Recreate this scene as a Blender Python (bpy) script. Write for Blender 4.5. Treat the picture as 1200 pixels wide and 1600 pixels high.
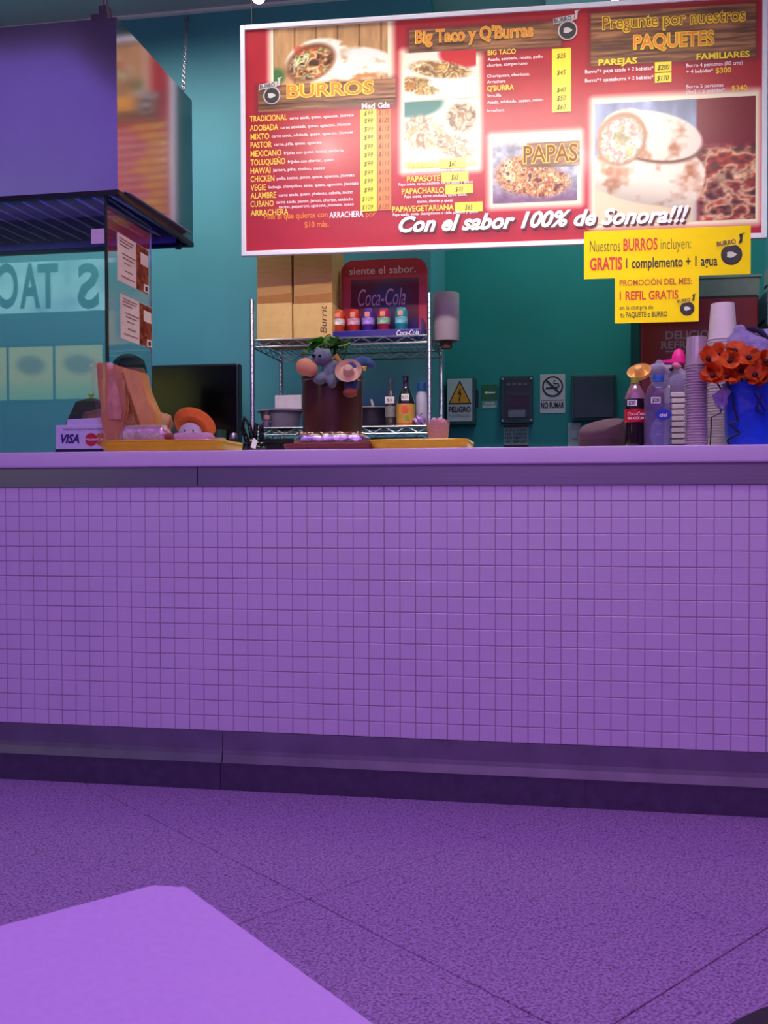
import bpy, bmesh, math, random
import numpy as np
from mathutils import Vector, Matrix

for o in list(bpy.data.objects):
    bpy.data.objects.remove(o)
scene = bpy.context.scene
COL = scene.collection
random.seed(7)
rng = np.random.RandomState(5)

# ------------------------------------------------------------------ camera
F, YAW, PIT, ROL = 1500.0, -.1682, -.019, .003
CAM = np.array([1.8077, -2.9935, .9685])
_f = np.array([math.sin(YAW)*math.cos(PIT), math.cos(YAW)*math.cos(PIT), math.sin(PIT)])
_r = np.array([math.cos(YAW), -math.sin(YAW), 0.0])
_d = np.cross(_f, _r)
_r2 = math.cos(ROL)*_r+math.sin(ROL)*_d
_d2 = -math.sin(ROL)*_r+math.cos(ROL)*_d
RM = np.array([_r2, _d2, _f])
cam = bpy.data.objects.new('camera', bpy.data.cameras.new('camera'))
COL.objects.link(cam)
cam.data.sensor_fit = 'VERTICAL'
cam.data.sensor_height = 36.0
cam.data.lens = 36.0*F/1600.0
cam.data.clip_start = .02
M = Matrix(((_r2[0], -_d2[0], -_f[0], CAM[0]), (_r2[1], -_d2[1], -_f[1], CAM[1]), (_r2[2], -_d2[2], -_f[2], CAM[2]), (0, 0, 0, 1)))
cam.matrix_world = M
scene.camera = cam
# ------------------------------------------------------------------ world, lights, exposure
w = bpy.data.worlds.new('world')
scene.world = w
w.use_nodes = True
w.node_tree.nodes['Background'].inputs[0].default_value = (.05, .03, .09, 1)
w.node_tree.nodes['Background'].inputs[1].default_value = .3
scene.view_settings.view_transform = 'Standard'
scene.view_settings.look = 'None'
scene.view_settings.gamma = 1
scene.view_settings.use_curve_mapping = False
scene.view_settings.exposure = 0.0


def area(name, loc, size, color, power, target=None):
    l = bpy.data.lights.new(name, 'AREA')
    l.shape = 'RECTANGLE'
    l.size, l.size_y = size
    l.color = color
    l.energy = power
    o = bpy.data.objects.new(name, l)
    COL.objects.link(o)
    o.location = loc
    if target is not None:
        o.rotation_euler = (Vector(target)-Vector(loc)).to_track_quat('-Z', 'Y').to_euler()
    return o


area('violet_ceiling_light', (1.6, -2.7, 3.44), (4.5, 1.6), (.47, .15, 1.0), 66)
area('opposite_fill_light', (2.0, -6.25, 2.9), (5.0, .5), (.88, .46, 1.0), 30, (2.0, 0, .8))  # added frontal fill for the tile front, as glow from across the hall
tube_l = area('counter_tube_light', (1.7, -1.0, 3.45), (2.6, .12), (1.0, .94, .86), 14, (1.7, .9, 2.0))
tube_l.data.spread = math.radians(76)
area('blue_ceiling_light', (-2.3, -2.9, 3.44), (3.0, 3.0), (.27, .17, 1.0), 16)
area('pink_ceiling_light', (5.0, -2.2, 3.44), (1.0, 2.0), (.9, .3, .9), 14)
kit = area('kitchen_ceiling_light', (-.7, 1.1, 3.5), (2.4, .35), (1.0, .98, .93), 23, (-.7, 1.95, 1.8))
kit.data.spread = math.radians(115)
aisle = area('aisle_ceiling_light', (1.5, 1.08, 3.5), (1.8, .2), (1.0, .95, .86), 15)
aisle.data.spread = math.radians(50)
area('recess_ceiling_light', (2.1, 2.1, 3.5), (.5, .3), (.9, 1.0, .97), 14)

# ------------------------------------------------------------------ layout helpers
FLOOR_Z, TOP_Z, CEIL_Z = 0.0, 1.11, 3.55


def ray(x, y):
    return RM.T@np.array([(x-600)/F, (y-800)/F, 1.0])


def at(x, y, Y):
    d = ray(x, y)
    return CAM+d*(Y-CAM[1])/d[1]


def atz(x, y, z):
    d = ray(x, y)
    return CAM+d*(z-CAM[2])/d[2]


def atx(x, y, X):
    d = ray(x, y)
    return CAM+d*(X-CAM[0])/d[0]


def span(x0, x1, ytop, Y, base=TOP_Z):
    """centre X, width and height of something standing on base at depth Y"""
    a, b = at(x0, 700, Y), at(x1, 700, Y)
    return (a[0]+b[0])/2, b[0]-a[0], at((x0+x1)/2, ytop, Y)[2]-base


# ------------------------------------------------------------------ materials
def lin(c):
    c = [v/255.0 for v in c]
    return tuple(v/12.92 if v <= .04045 else ((v+.055)/1.055)**2.4 for v in c)+(1.0,)


MATS = {}


def mat(name, col, rough=.5, metal=0.0, var=.08, scale=25.0, bump=0.0, bscale=None, coat=0.0, crough=.1, emit=0.0, spec=.5, alpha=1.0, aniso=None, col2=None):
    if name in MATS:
        return MATS[name]
    m = bpy.data.materials.new(name)
    m.use_nodes = True
    nt = m.node_tree
    b = nt.nodes['Principled BSDF']
    tc = nt.nodes.new('ShaderNodeTexCoord')
    nz = nt.nodes.new('ShaderNodeTexNoise')
    nz.inputs['Scale'].default_value = scale
    nz.inputs['Detail'].default_value = 4
    if aniso:
        mp = nt.nodes.new('ShaderNodeMapping')
        mp.inputs['Scale'].default_value = aniso
        nt.links.new(tc.outputs['Object'], mp.inputs[0])
        nt.links.new(mp.outputs[0], nz.inputs[0])
    else:
        nt.links.new(tc.outputs['Object'], nz.inputs[0])
    rp = nt.nodes.new('ShaderNodeValToRGB')
    c = lin(col)
    c2 = lin(col2) if col2 else None
    rp.color_ramp.elements[0].position = .3
    rp.color_ramp.elements[1].position = .7
    rp.color_ramp.elements[0].color = tuple(v*(1-var) for v in c[:3])+(1,)
    rp.color_ramp.elements[1].color = c2 or tuple(min(1, v*(1+var)) for v in c[:3])+(1,)
    nt.links.new(nz.outputs[0], rp.inputs[0])
    nt.links.new(rp.outputs[0], b.inputs['Base Color'])
    b.inputs['Roughness'].default_value = rough
    b.inputs['Metallic'].default_value = metal
    b.inputs['Specular IOR Level'].default_value = spec
    b.inputs['Coat Weight'].default_value = coat
    b.inputs['Coat Roughness'].default_value = crough
    if alpha < 1:
        b.inputs['Alpha'].default_value = alpha
    if emit:
        nt.links.new(rp.outputs[0], b.inputs['Emission Color'])
        b.inputs['Emission Strength'].default_value = emit
    if bump:
        bp = nt.nodes.new('ShaderNodeBump')
        bp.inputs['Strength'].default_value = bump
        bp.inputs['Distance'].default_value = .01
        n2 = nt.nodes.new('ShaderNodeTexNoise')
        n2.inputs['Scale'].default_value = bscale or scale
        nt.links.new(tc.outputs['Object'], n2.inputs[0])
        nt.links.new(n2.outputs[0], bp.inputs['Height'])
        nt.links.new(bp.outputs[0], b.inputs['Normal'])
    MATS[name] = m
    return m


def print_mat(name, rough=.35, emit=0.0, coat=0.0, crough=.25):
    """flat print: colours come with the printed mesh"""
    if name in MATS:
        return MATS[name]
    m = bpy.data.materials.new(name)
    m.use_nodes = True
    nt = m.node_tree
    b = nt.nodes['Principled BSDF']
    a = nt.nodes.new('ShaderNodeVertexColor')
    a.layer_name = 'print'
    nt.links.new(a.outputs[0], b.inputs['Base Color'])
    b.inputs['Roughness'].default_value = rough
    b.inputs['Specular IOR Level'].default_value = .25
    b.inputs['Coat Weight'].default_value = coat
    b.inputs['Coat Roughness'].default_value = crough
    if emit:
        nt.links.new(a.outputs[0], b.inputs['Emission Color'])
        b.inputs['Emission Strength'].default_value = emit
    MATS[name] = m
    return m


def glass_mat(name, tint=(.86, .95, .94), ior=1.6, rough=0.0, body=0.0, bodycol=(255, 255, 255)):
    if name in MATS:
        return MATS[name]
    m = bpy.data.materials.new(name)
    m.use_nodes = True
    nt = m.node_tree
    for n in list(nt.nodes):
        nt.nodes.remove(n)
    out = nt.nodes.new('ShaderNodeOutputMaterial')
    tr = nt.nodes.new('ShaderNodeBsdfTransparent')
    tr.inputs[0].default_value = tint+(1,)
    gl = nt.nodes.new('ShaderNodeBsdfGlossy')
    gl.inputs['Roughness'].default_value = rough
    lw = nt.nodes.new('ShaderNodeLayerWeight')
    lw.inputs[0].default_value = .5
    pw = nt.nodes.new('ShaderNodeMath')
    pw.operation = 'POWER'
    pw.inputs[1].default_value = 5
    nt.links.new(lw.outputs['Facing'], pw.inputs[0])
    f0 = ((ior-1)/(ior+1))**2
    fr = nt.nodes.new('ShaderNodeMath')
    fr.operation = 'MULTIPLY_ADD'
    fr.inputs[1].default_value = 1-f0
    fr.inputs[2].default_value = f0
    nt.links.new(pw.outputs[0], fr.inputs[0])
    mx = nt.nodes.new('ShaderNodeMixShader')
    src = tr
    if body > 0:
        df = nt.nodes.new('ShaderNodeBsdfDiffuse')
        df.inputs[0].default_value = lin(bodycol)
        nzt = nt.nodes.new('ShaderNodeTexNoise')
        nzt.inputs['Scale'].default_value = 18
        ma = nt.nodes.new('ShaderNodeMath')
        ma.operation = 'MULTIPLY'
        ma.inputs[1].default_value = body*2
        nt.links.new(nzt.outputs[0], ma.inputs[0])
        m2 = nt.nodes.new('ShaderNodeMixShader')
        nt.links.new(ma.outputs[0], m2.inputs[0])
        nt.links.new(tr.outputs[0], m2.inputs[1])
        nt.links.new(df.outputs[0], m2.inputs[2])
        src = m2
    nt.links.new(fr.outputs[0], mx.inputs[0])
    nt.links.new(src.outputs[0], mx.inputs[1])
    nt.links.new(gl.outputs[0], mx.inputs[2])
    nt.links.new(mx.outputs[0], out.inputs[0])
    MATS[name] = m
    return m


# ------------------------------------------------------------------ mesh helpers
def bm_box(bm, x0, x1, y0, y1, z0, z1, bev=0.0, seg=2):
    r = bmesh.ops.create_cube(bm, size=1)
    vs = r['verts']
    for v in vs:
        v.co = Vector((x0+(v.co.x+.5)*(x1-x0), y0+(v.co.y+.5)*(y1-y0), z0+(v.co.z+.5)*(z1-z0)))
    if bev:
        es = set(e for v in vs for e in v.link_edges)
        bmesh.ops.bevel(bm, geom=list(es), offset=bev, segments=seg, affect='EDGES', profile=.6)
    return bm


def box(x0, x1, y0, y1, z0, z1, bev=0.0, seg=2):
    return bm_box(bmesh.new(), x0, x1, y0, y1, z0, z1, bev, seg)


def bm_lathe(bm, prof, seg=28, c=(0, 0, 0), caps=True):
    rings = []
    for r, z in prof:
        if r < 1e-6:
            rings.append([bm.verts.new((c[0], c[1], c[2]+z))])
        else:
            rings.append([bm.verts.new((c[0]+r*math.cos(2*math.pi*i/seg), c[1]+r*math.sin(2*math.pi*i/seg), c[2]+z)) for i in range(seg)])
    for a, b in zip(rings[:-1], rings[1:]):
        for i in range(seg):
            j = (i+1) % seg
            if len(a) == 1 and len(b) == 1:
                break
            if len(a) == 1:
                bm.faces.new((a[0], b[j], b[i]))
            elif len(b) == 1:
                bm.faces.new((a[i], a[j], b[0]))
            else:
                bm.faces.new((a[i], a[j], b[j], b[i]))
    if caps:
        if len(rings[0]) > 1:
            bm.faces.new(rings[0][::-1])
        if len(rings[-1]) > 1:
            bm.faces.new(rings[-1])
    return bm


def lathe(prof, seg=28, c=(0, 0, 0), caps=True):
    return bm_lathe(bmesh.new(), prof, seg, c, caps)


def bm_tube(bm, pts, r, seg=8, closed=False):
    pts = [Vector(p) for p in pts]
    n = len(pts)
    rr = r if isinstance(r, (list, tuple)) else [r]*n
    rings = []
    prev = None
    for i, p in enumerate(pts):
        if closed:
            t = pts[(i+1) % n]-pts[i-1]
        else:
            t = pts[min(i+1, n-1)]-pts[max(i-1, 0)]
        t.normalize()
        if prev is None:
            a = t.orthogonal().normalized()
        else:
            a = (prev-t*prev.dot(t))
            a = a.normalized() if a.length > 1e-6 else t.orthogonal().normalized()
        prev = a
        b = t.cross(a)
        rings.append([bm.verts.new(p+(a*math.cos(2*math.pi*k/seg)+b*math.sin(2*math.pi*k/seg))*rr[i]) for k in range(seg)])
    prs = list(zip(rings[:-1], rings[1:]))
    if closed:
        prs.append((rings[-1], rings[0]))
    for a, b in prs:
        for k in range(seg):
            j = (k+1) % seg
            bm.faces.new((a[k], a[j], b[j], b[k]))
    if not closed:
        bm.faces.new(rings[0][::-1])
        bm.faces.new(rings[-1])
    return bm


def tube(pts, r, seg=8, closed=False):
    return bm_tube(bmesh.new(), pts, r, seg, closed)


def bm_prism(bm, poly, y0, y1):
    """polygon of (x, z) pushed from y0 to y1"""
    a = [bm.verts.new((x, y0, z)) for x, z in poly]
    b = [bm.verts.new((x, y1, z)) for x, z in poly]
    bm.faces.new(a)
    bm.faces.new(b[::-1])
    n = len(poly)
    for i in range(n):
        j = (i+1) % n
        bm.faces.new((a[j], a[i], b[i], b[j]))
    return bm


def smooth_path(pts, n=6):
    p = [Vector(q) for q in pts]
    p = [p[0]*2-p[1]]+p+[p[-1]*2-p[-2]]
    out = []
    for i in range(1, len(p)-2):
        a, b, c, d = p[i-1:i+3]
        for k in range(n):
            t = k/n
            out.append(.5*((2*b)+(c-a)*t+(2*a-5*b+4*c-d)*t*t+(3*b-a-3*c+d)*t**3))
    return out+[p[-2]]


def prism(poly, y0, y1):
    return bm_prism(bmesh.new(), poly, y0, y1)


def rrect(x0, x1, z0, z1, r, n=5):
    out = []
    for cx, cz, a0 in ((x1-r, z1-r, 0), (x0+r, z1-r, 90), (x0+r, z0+r, 180), (x1-r, z0+r, 270)):
        for k in range(n+1):
            a = math.radians(a0+90*k/n)
            out.append((cx+r*math.cos(a), cz+r*math.sin(a)))
    return out


def disc(cx, cz, r, n=28):
    return [(cx+r*math.cos(2*math.pi*k/n), cz+r*math.sin(2*math.pi*k/n)) for k in range(n)]


def to_mesh(bm, name, smooth=False):
    bmesh.ops.recalc_face_normals(bm, faces=bm.faces[:])
    me = bpy.data.meshes.new(name)
    bm.to_mesh(me)
    bm.free()
    if smooth:
        me.polygons.foreach_set('use_smooth', [True]*len(me.polygons))
        try:
            me.set_sharp_from_angle(angle=math.radians(42))
        except Exception:
            pass
    return me


def obj(name, bm, m, parent=None, smooth=False, loc=None, rot=None):
    me = bm if isinstance(bm, bpy.types.Mesh) else to_mesh(bm, name, smooth)
    if m is not None and len(me.materials) == 0:
        me.materials.append(m)
    o = bpy.data.objects.new(name, me)
    COL.objects.link(o)
    if parent is not None:
        o.parent = parent
    if loc is not None:
        o.location = loc
    if rot is not None:
        o.rotation_euler = rot
    return o


def tag(o, label=None, cat=None, group=None, kind=None):
    if label:
        o['label'] = label
    if cat:
        o['category'] = cat
    if group:
        o['group'] = group
    if kind:
        o['kind'] = kind
    return o


def thing(name, label, cat, loc=(0, 0, 0), rz=0.0, group=None):
    o = bpy.data.objects.new(name, None)
    o.empty_display_size = .05
    COL.objects.link(o)
    o.location = loc
    o.rotation_euler = (0, 0, rz)
    return tag(o, label, cat, group)


def struct(name, bm, m, label=None):
    return tag(obj(name, bm, m), label, None, None, 'structure')


def dup(o, parent=None):
    c = o.copy()
    COL.objects.link(c)
    c.parent = parent
    for ch in o.children:
        dup(ch, c)
    return c


def remeshed(name, ells, voxel=.004, smooth_it=6, m=None, parent=None, loc=None):
    """soft body: ellipsoids (centre, radii, euler) melted into one skin"""
    bm = bmesh.new()
    for c, r, e in ells:
        res = bmesh.ops.create_icosphere(bm, subdivisions=3, radius=1)
        from mathutils import Euler
        mt = Matrix.Translation(c)@Euler(e).to_matrix().to_4x4()@Matrix.Diagonal((r[0], r[1], r[2], 1))
        bmesh.ops.transform(bm, matrix=mt, verts=res['verts'])
    me = bpy.data.meshes.new(name)
    bm.to_mesh(me)
    bm.free()
    o = bpy.data.objects.new(name, me)
    COL.objects.link(o)
    md = o.modifiers.new('remesh', 'REMESH')
    md.mode = 'VOXEL'
    md.voxel_size = voxel
    ms = o.modifiers.new('smooth', 'SMOOTH')
    ms.iterations = smooth_it
    dg = bpy.context.evaluated_depsgraph_get()
    me2 = bpy.data.meshes.new_from_object(o.evaluated_get(dg))
    bpy.data.objects.remove(o)
    me2.polygons.foreach_set('use_smooth', [True]*len(me2.polygons))
    me2.name = name
    return obj(name, me2, m, parent, loc=loc)


# ------------------------------------------------------------------ lettering (flat print)
_tc = {}


def text_mesh(s, bold=0.0, shear=0.0, spacing=1.0):
    k = (s, bold, shear, spacing)
    if k in _tc:
        return _tc[k]
    cu = bpy.data.curves.new('t', 'FONT')
    cu.body = s
    cu.size = 1.0
    cu.offset = bold
    cu.shear = shear
    cu.space_character = spacing
    cu.resolution_u = 3
    cu.fill_mode = 'FRONT'
    o = bpy.data.objects.new('t', cu)
    COL.objects.link(o)
    dg = bpy.context.evaluated_depsgraph_get()
    me = bpy.data.meshes.new_from_object(o.evaluated_get(dg))
    bpy.data.objects.remove(o)
    bpy.data.curves.remove(cu)
    n = len(me.vertices)
    co = np.zeros(n*3)
    me.vertices.foreach_get('co', co)
    co = co.reshape(-1, 3)
    faces = [tuple(p.vertices) for p in me.polygons]
    bpy.data.meshes.remove(me)
    _tc[k] = (co, faces)
    return _tc[k]


CAPH = None


def lettering(parent, s, u, v, cap, m, width=None, layer=.002, bold=0.0, shear=0.0, align='l', rot=0.0, name='lettering', spacing=1.0):
    """text in the local x/z plane facing -y; u, v = start of the baseline, cap = capital height"""
    global CAPH
    if CAPH is None:
        h = text_mesh('H')[0]
        CAPH = h[:, 1].max()-h[:, 1].min()
    co, faces = text_mesh(s, bold, shear, spacing)
    if len(co) == 0:
        return None
    x = co[:, 0]-co[:, 0].min()
    z = co[:, 1]
    k = cap/CAPH
    kx = k if width is None else width/max(1e-6, x.max())
    x = x*kx
    z = z*k
    if align == 'c':
        x = x-x.max()/2
    elif align == 'r':
        x = x-x.max()
    c, sn = math.cos(rot), math.sin(rot)
    pts = [(u+a*c-b*sn, -layer, v+a*sn+b*c) for a, b in zip(x, z)]
    me = bpy.data.meshes.new(name)
    me.from_pydata(pts, [], faces)
    me.materials.append(m)
    o = bpy.data.objects.new(name, me)
    COL.objects.link(o)
    o.parent = parent
    return o


def plate(parent, name, poly, m, layer=.001, thick=.0008):
    return obj(name, prism(poly, -layer, -layer+thick), m, parent)


def picture(parent, name, u0, u1, v0, v1, nx, ny, fn, m, layer=.001):
    """printed picture: a grid of colours on the local x/z plane facing -y"""
    s, t = np.meshgrid(np.linspace(0, 1, nx), np.linspace(0, 1, ny))
    rgb = np.clip(fn(s, t), 0, 1)
    rgb = np.where(rgb <= .04045, rgb/12.92, ((rgb+.055)/1.055)**2.4)
    co = np.stack([u0+(u1-u0)*s, np.full_like(s, -layer), v0+(v1-v0)*t], -1).reshape(-1, 3)
    idx = np.arange(nx*ny).reshape(ny, nx)
    q = np.stack([idx[:-1, :-1], idx[:-1, 1:], idx[1:, 1:], idx[1:, :-1]], -1).reshape(-1, 4)
    me = bpy.data.meshes.new(name)
    me.from_pydata(co.tolist(), [], q.tolist())
    at_ = me.color_attributes.new('print', 'FLOAT_COLOR', 'POINT')
    c4 = np.ones((nx*ny, 4), dtype=np.float32)
    c4[:, :3] = rgb.reshape(-1, 3)
    at_.data.foreach_set('color', c4.ravel())
    me.materials.append(m)
    o = bpy.data.objects.new(name, me)
    COL.objects.link(o)
    o.parent = parent
    return o


def vnoise(s, t, fx, fy, seed=0, oct=3):
    out = np.zeros_like(s)
    amp, tot = 1.0, 0.0
    for k in range(oct):
        r = np.random.RandomState(seed+k*17)
        g = r.rand(int(fy)+3, int(fx)+3)
        x, y = np.clip(s, 0, 1)*fx, np.clip(t, 0, 1)*fy
        i, j = np.floor(x).astype(int), np.floor(y).astype(int)
        a, b = x-i, y-j
        a, b = a*a*(3-2*a), b*b*(3-2*b)
        out += amp*((g[j, i]*(1-a)+g[j, i+1]*a)*(1-b)+(g[j+1, i]*(1-a)+g[j+1, i+1]*a)*b)
        tot += amp
        amp *= .55
        fx, fy = fx*2, fy*2
    return out/tot


def C3(c):
    return np.array(c, float)/255.0


def mix(a, b, k):
    return a*(1-k[..., None])+b*k[..., None]


def ell(s, t, cx, cy, rx, ry, ang=0.0, soft=.15):
    c, sn = math.cos(ang), math.sin(ang)
    x, y = s-cx, t-cy
    u, v = (x*c+y*sn)/rx, (-x*sn+y*c)/ry
    return np.clip((1-np.sqrt(u*u+v*v))/soft, 0, 1)


def food(s, t, seed, pal, fx=9, fy=7):
    n1 = vnoise(s, t, fx, fy, seed)
    n2 = vnoise(s, t, fx*1.6, fy*1.6, seed+5)
    k = np.clip((n1-.25)/.5, 0, .999)*(len(pal)-1)
    i = np.floor(k).astype(int)
    p = np.array(pal, float)/255.0
    out = p[i]*(1-(k-i))[..., None]+p[np.minimum(i+1, len(pal)-1)]*(k-i)[..., None]
    return out*(.72+.5*n2)[..., None]


# ================================================================== materials in use
M_TILE = mat('ceramic_white_tile', (236, 232, 238), .32, var=.03, scale=6, coat=.3, crough=.2)
M_GROUT = mat('tile_grout', (176, 166, 178), .9, var=.1)
M_TOP = mat('worktop_white_laminate', (240, 232, 240), .3, var=.03, scale=5)
M_STEEL = mat('brushed_steel', (205, 205, 215), .26, 1, var=.06, scale=8, aniso=(.3, .3, 30))
M_STEELD = mat('dull_steel', (150, 146, 160), .38, .9, var=.14, scale=9)
M_HOOD = mat('hood_steel', (178, 172, 180), .13, 1, var=.04, scale=4)
M_HOODIN = mat('hood_baffle_blue_cast', (120, 120, 150), .6, .2, var=.1)  # blue cast of reflected light put into the baffle colour
M_DARK = mat('black_plastic', (16, 15, 18), .35, var=.1)
M_MATTE = mat('matte_black', (10, 10, 12), .8, var=.1)
M_TEAL = mat('teal_painted_wall', (72, 150, 162), .55, var=.05, scale=3, bump=.05, bscale=120)
M_TEALD = mat('deep_teal_painted_wall', (10, 142, 136), .6, var=.06, scale=2.5, bump=.05, bscale=120)
M_CEIL = mat('ceiling_paint', (168, 176, 184), .8, var=.04, scale=3)
M_WHITE = mat('white_paint', (232, 232, 236), .45, var=.03)
M_CHROME = mat('chrome_wire', (165, 165, 176), .34, 1, var=.04)
M_HALL = mat('hall_wall_paint', (200, 190, 205), .8, var=.05, scale=2)
M_PAPERW = mat('white_paper', (238, 236, 234), .6, var=.03)
M_INK = mat('black_ink', (22, 20, 22), .5, var=.05)
M_YEL = mat('yellow_print', (252, 218, 20), .4, var=.03)
M_RED = mat('red_print', (200, 34, 30), .4, var=.04)
M_PWHITE = mat('white_print', (250, 244, 246), .4, var=.02)
M_PYEL = mat('pale_yellow_print', (250, 214, 70), .4, var=.05)
M_PORANGE = mat('orange_print', (232, 132, 40), .4, var=.06)
M_PBROWN = mat('brown_print', (140, 74, 30), .45, var=.1)
M_PRINT = print_mat('printed_board', .45, coat=.55, crough=.24)
M_PRINTM = print_mat('printed_card', .55)

# ================================================================== the setting
X_LEFT, Y_FRONT, Y_W1, Y_W2 = -4.6, -6.4, 1.95, 2.66
X_RIGHT = at(1191, 200, Y_W2)[0]+.02
M_FLOORJ = mat('floor_joint', (44, 32, 42), .9, var=.1)
floor = struct('floor', box(X_LEFT-.2, 8.2, Y_FRONT-.2, Y_W2+.3, -.12, -.006), M_FLOORJ)


def terrazzo():
    m = bpy.data.materials.new('speckled_floor_tile')
    m.use_nodes = True
    nt = m.node_tree
    b = nt.nodes['Principled BSDF']
    tc = nt.nodes.new('ShaderNodeTexCoord')
    vo = nt.nodes.new('ShaderNodeTexVoronoi')
    vo.inputs['Scale'].default_value = 190
    nz = nt.nodes.new('ShaderNodeTexNoise')
    nz.inputs['Scale'].default_value = 150
    nz.inputs['Detail'].default_value = 6
    nt.links.new(tc.outputs['Object'], vo.inputs['Vector'])
    nt.links.new(tc.outputs['Object'], nz.inputs['Vector'])
    r1 = nt.nodes.new('ShaderNodeValToRGB')
    e = r1.color_ramp.elements
    e[0].position, e[0].color = .34, lin((150, 130, 152))
    e[1].position, e[1].color = .58, lin((222, 206, 226))
    nt.links.new(nz.outputs[0], r1.inputs[0])
    r2 = nt.nodes.new('ShaderNodeValToRGB')
    e = r2.color_ramp.elements
    e[0].position, e[0].color = .02, (.30, .25, .32, 1)
    e[1].position, e[1].color = .22, (1, 1, 1, 1)
    sp = nt.nodes.new('ShaderNodeSeparateColor')
    nt.links.new(vo.outputs['Color'], sp.inputs[0])
    nt.links.new(sp.outputs[0], r2.inputs[0])
    mx = nt.nodes.new('ShaderNodeMix')
    mx.data_type = 'RGBA'
    mx.blend_type = 'MULTIPLY'
    mx.inputs[0].default_value = .62
    nt.links.new(r1.outputs[0], mx.inputs[6])
    nt.links.new(r2.outputs[0], mx.inputs[7])
    nt.links.new(mx.outputs[2], b.inputs['Base Color'])
    b.inputs['Roughness'].default_value = .45
    b.inputs['Specular IOR Level'].default_value = .4
    return m


M_FLOOR = terrazzo()
TA, TB, TANG = .614, .806, math.radians(51.3)
me = to_mesh(box(-TA/2+.0018, TA/2-.0018, -TB/2+.0018, TB/2-.0018, -.008, 0, .0015, 1), 'floor_tile')
ex = Vector((math.cos(TANG), math.sin(TANG), 0))
ey = Vector((-math.sin(TANG), math.cos(TANG), 0))
org = Vector((1.245, -.776, 0))
for a in range(-10, 12):
    for b in range(-9, 10):
        c = org+ex*(TA*(a+.5))+ey*(TB*(b+.5))
        if -3.2 < c.x < 6.5 and -4.6 < c.y < .42:
            obj('tile', me, M_FLOOR, floor, loc=(c.x, c.y, random.uniform(-.0006, .0)), rot=(0, 0, TANG))
struct('floor_kitchen', box(X_LEFT, X_RIGHT, .66, Y_W2, -.006, 0), mat('kitchen_floor', (70, 66, 72), .6))
struct('ceiling', box(X_LEFT-.2, 8.2, Y_FRONT-.2, Y_W2+.3, CEIL_Z, CEIL_Z+.15), M_CEIL)
x_w1 = at(673, 500, Y_W1)[0]
struct('wall_rear', box(X_LEFT, x_w1, Y_W1, Y_W2, 0, CEIL_Z), M_TEAL)
struct('wall_recess', box(x_w1-.05, X_RIGHT+.25, Y_W2, Y_W2+.2, 0, CEIL_Z), M_TEALD)
struct('wall_right', box(X_RIGHT, X_RIGHT+.2, .76, Y_W2, 0, CEIL_Z), M_TEAL)
struct('wall_left', box(X_LEFT-.2, X_LEFT, Y_FRONT, Y_W2, 0, CEIL_Z), M_HALL)
struct('wall_front', box(X_LEFT-.2, 8.2, Y_FRONT-.2, Y_FRONT, 0, CEIL_Z), M_HALL)
struct('wall_far_right', box(8.0, 8.2, Y_FRONT, Y_W2+.2, 0, CEIL_Z), M_HALL)
# added housings, out of view, over most of the ceiling area lights
for k_, (cx_, cy_, w_, d_) in enumerate(((1.6, -2.7, 4.6, 1.7), (-2.3, -2.9, 3.1, 3.1), (5.0, -2.2, 1.1, 2.1), (1.7, -1.0, 2.7, .2), (2.1, 2.1, .6, .4), (1.5, 1.08, 1.9, .16))):
    struct('trim_%d' % (k_+2), box(cx_-w_/2, cx_+w_/2, cy_-d_/2, cy_+d_/2, CEIL_Z-.035, CEIL_Z, .004), M_WHITE)
struct('trim_1', box(X_LEFT, x_w1, Y_W1-.03, Y_W1, CEIL_Z-.014, CEIL_Z, .003), M_WHITE)

# ================================================================== service counter
TP, ZT0 = .05, .9946
ROWS = 16
CX0, CX1 = -1.2, 3.1
zb_ = ZT0-ROWS*TP+.001
counter = thing('service_counter', 'long white mosaic-tiled service counter with steel bands', 'counter', (0, 0, 0))
obj('core', box(CX0, CX1, -.0022, .66, zb_, 1.0), M_GROUT, counter)
obj('carcass', box(CX0, CX1, .007, .66, .0, 1.058), M_GROUT, counter)
bm = bmesh.new()


def tile_bm(bm, dx, dz, dy, tx=0, tz=0):
    h = TP/2-.0012
    b_ = .0018
    fr = [bm.verts.new((dx+sx*(h-b_), dy-.005+tx*sx+tz*sz, dz+sz*(h-b_))) for sx, sz in ((-1, -1), (1, -1), (1, 1), (-1, 1))]
    md = [bm.verts.new((dx+sx*h, dy-.0035+tx*sx+tz*sz, dz+sz*h)) for sx, sz in ((-1, -1), (1, -1), (1, 1), (-1, 1))]
    bk = [bm.verts.new((dx+sx*h, dy+.006, dz+sz*h)) for sx, sz in ((-1, -1), (1, -1), (1, 1), (-1, 1))]
    bm.faces.new(fr)
    for i in range(4):
        j = (i+1) % 4
        bm.faces.new((fr[j], fr[i], md[i], md[j]))
        bm.faces.new((md[j], md[i], bk[i], bk[j]))


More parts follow.
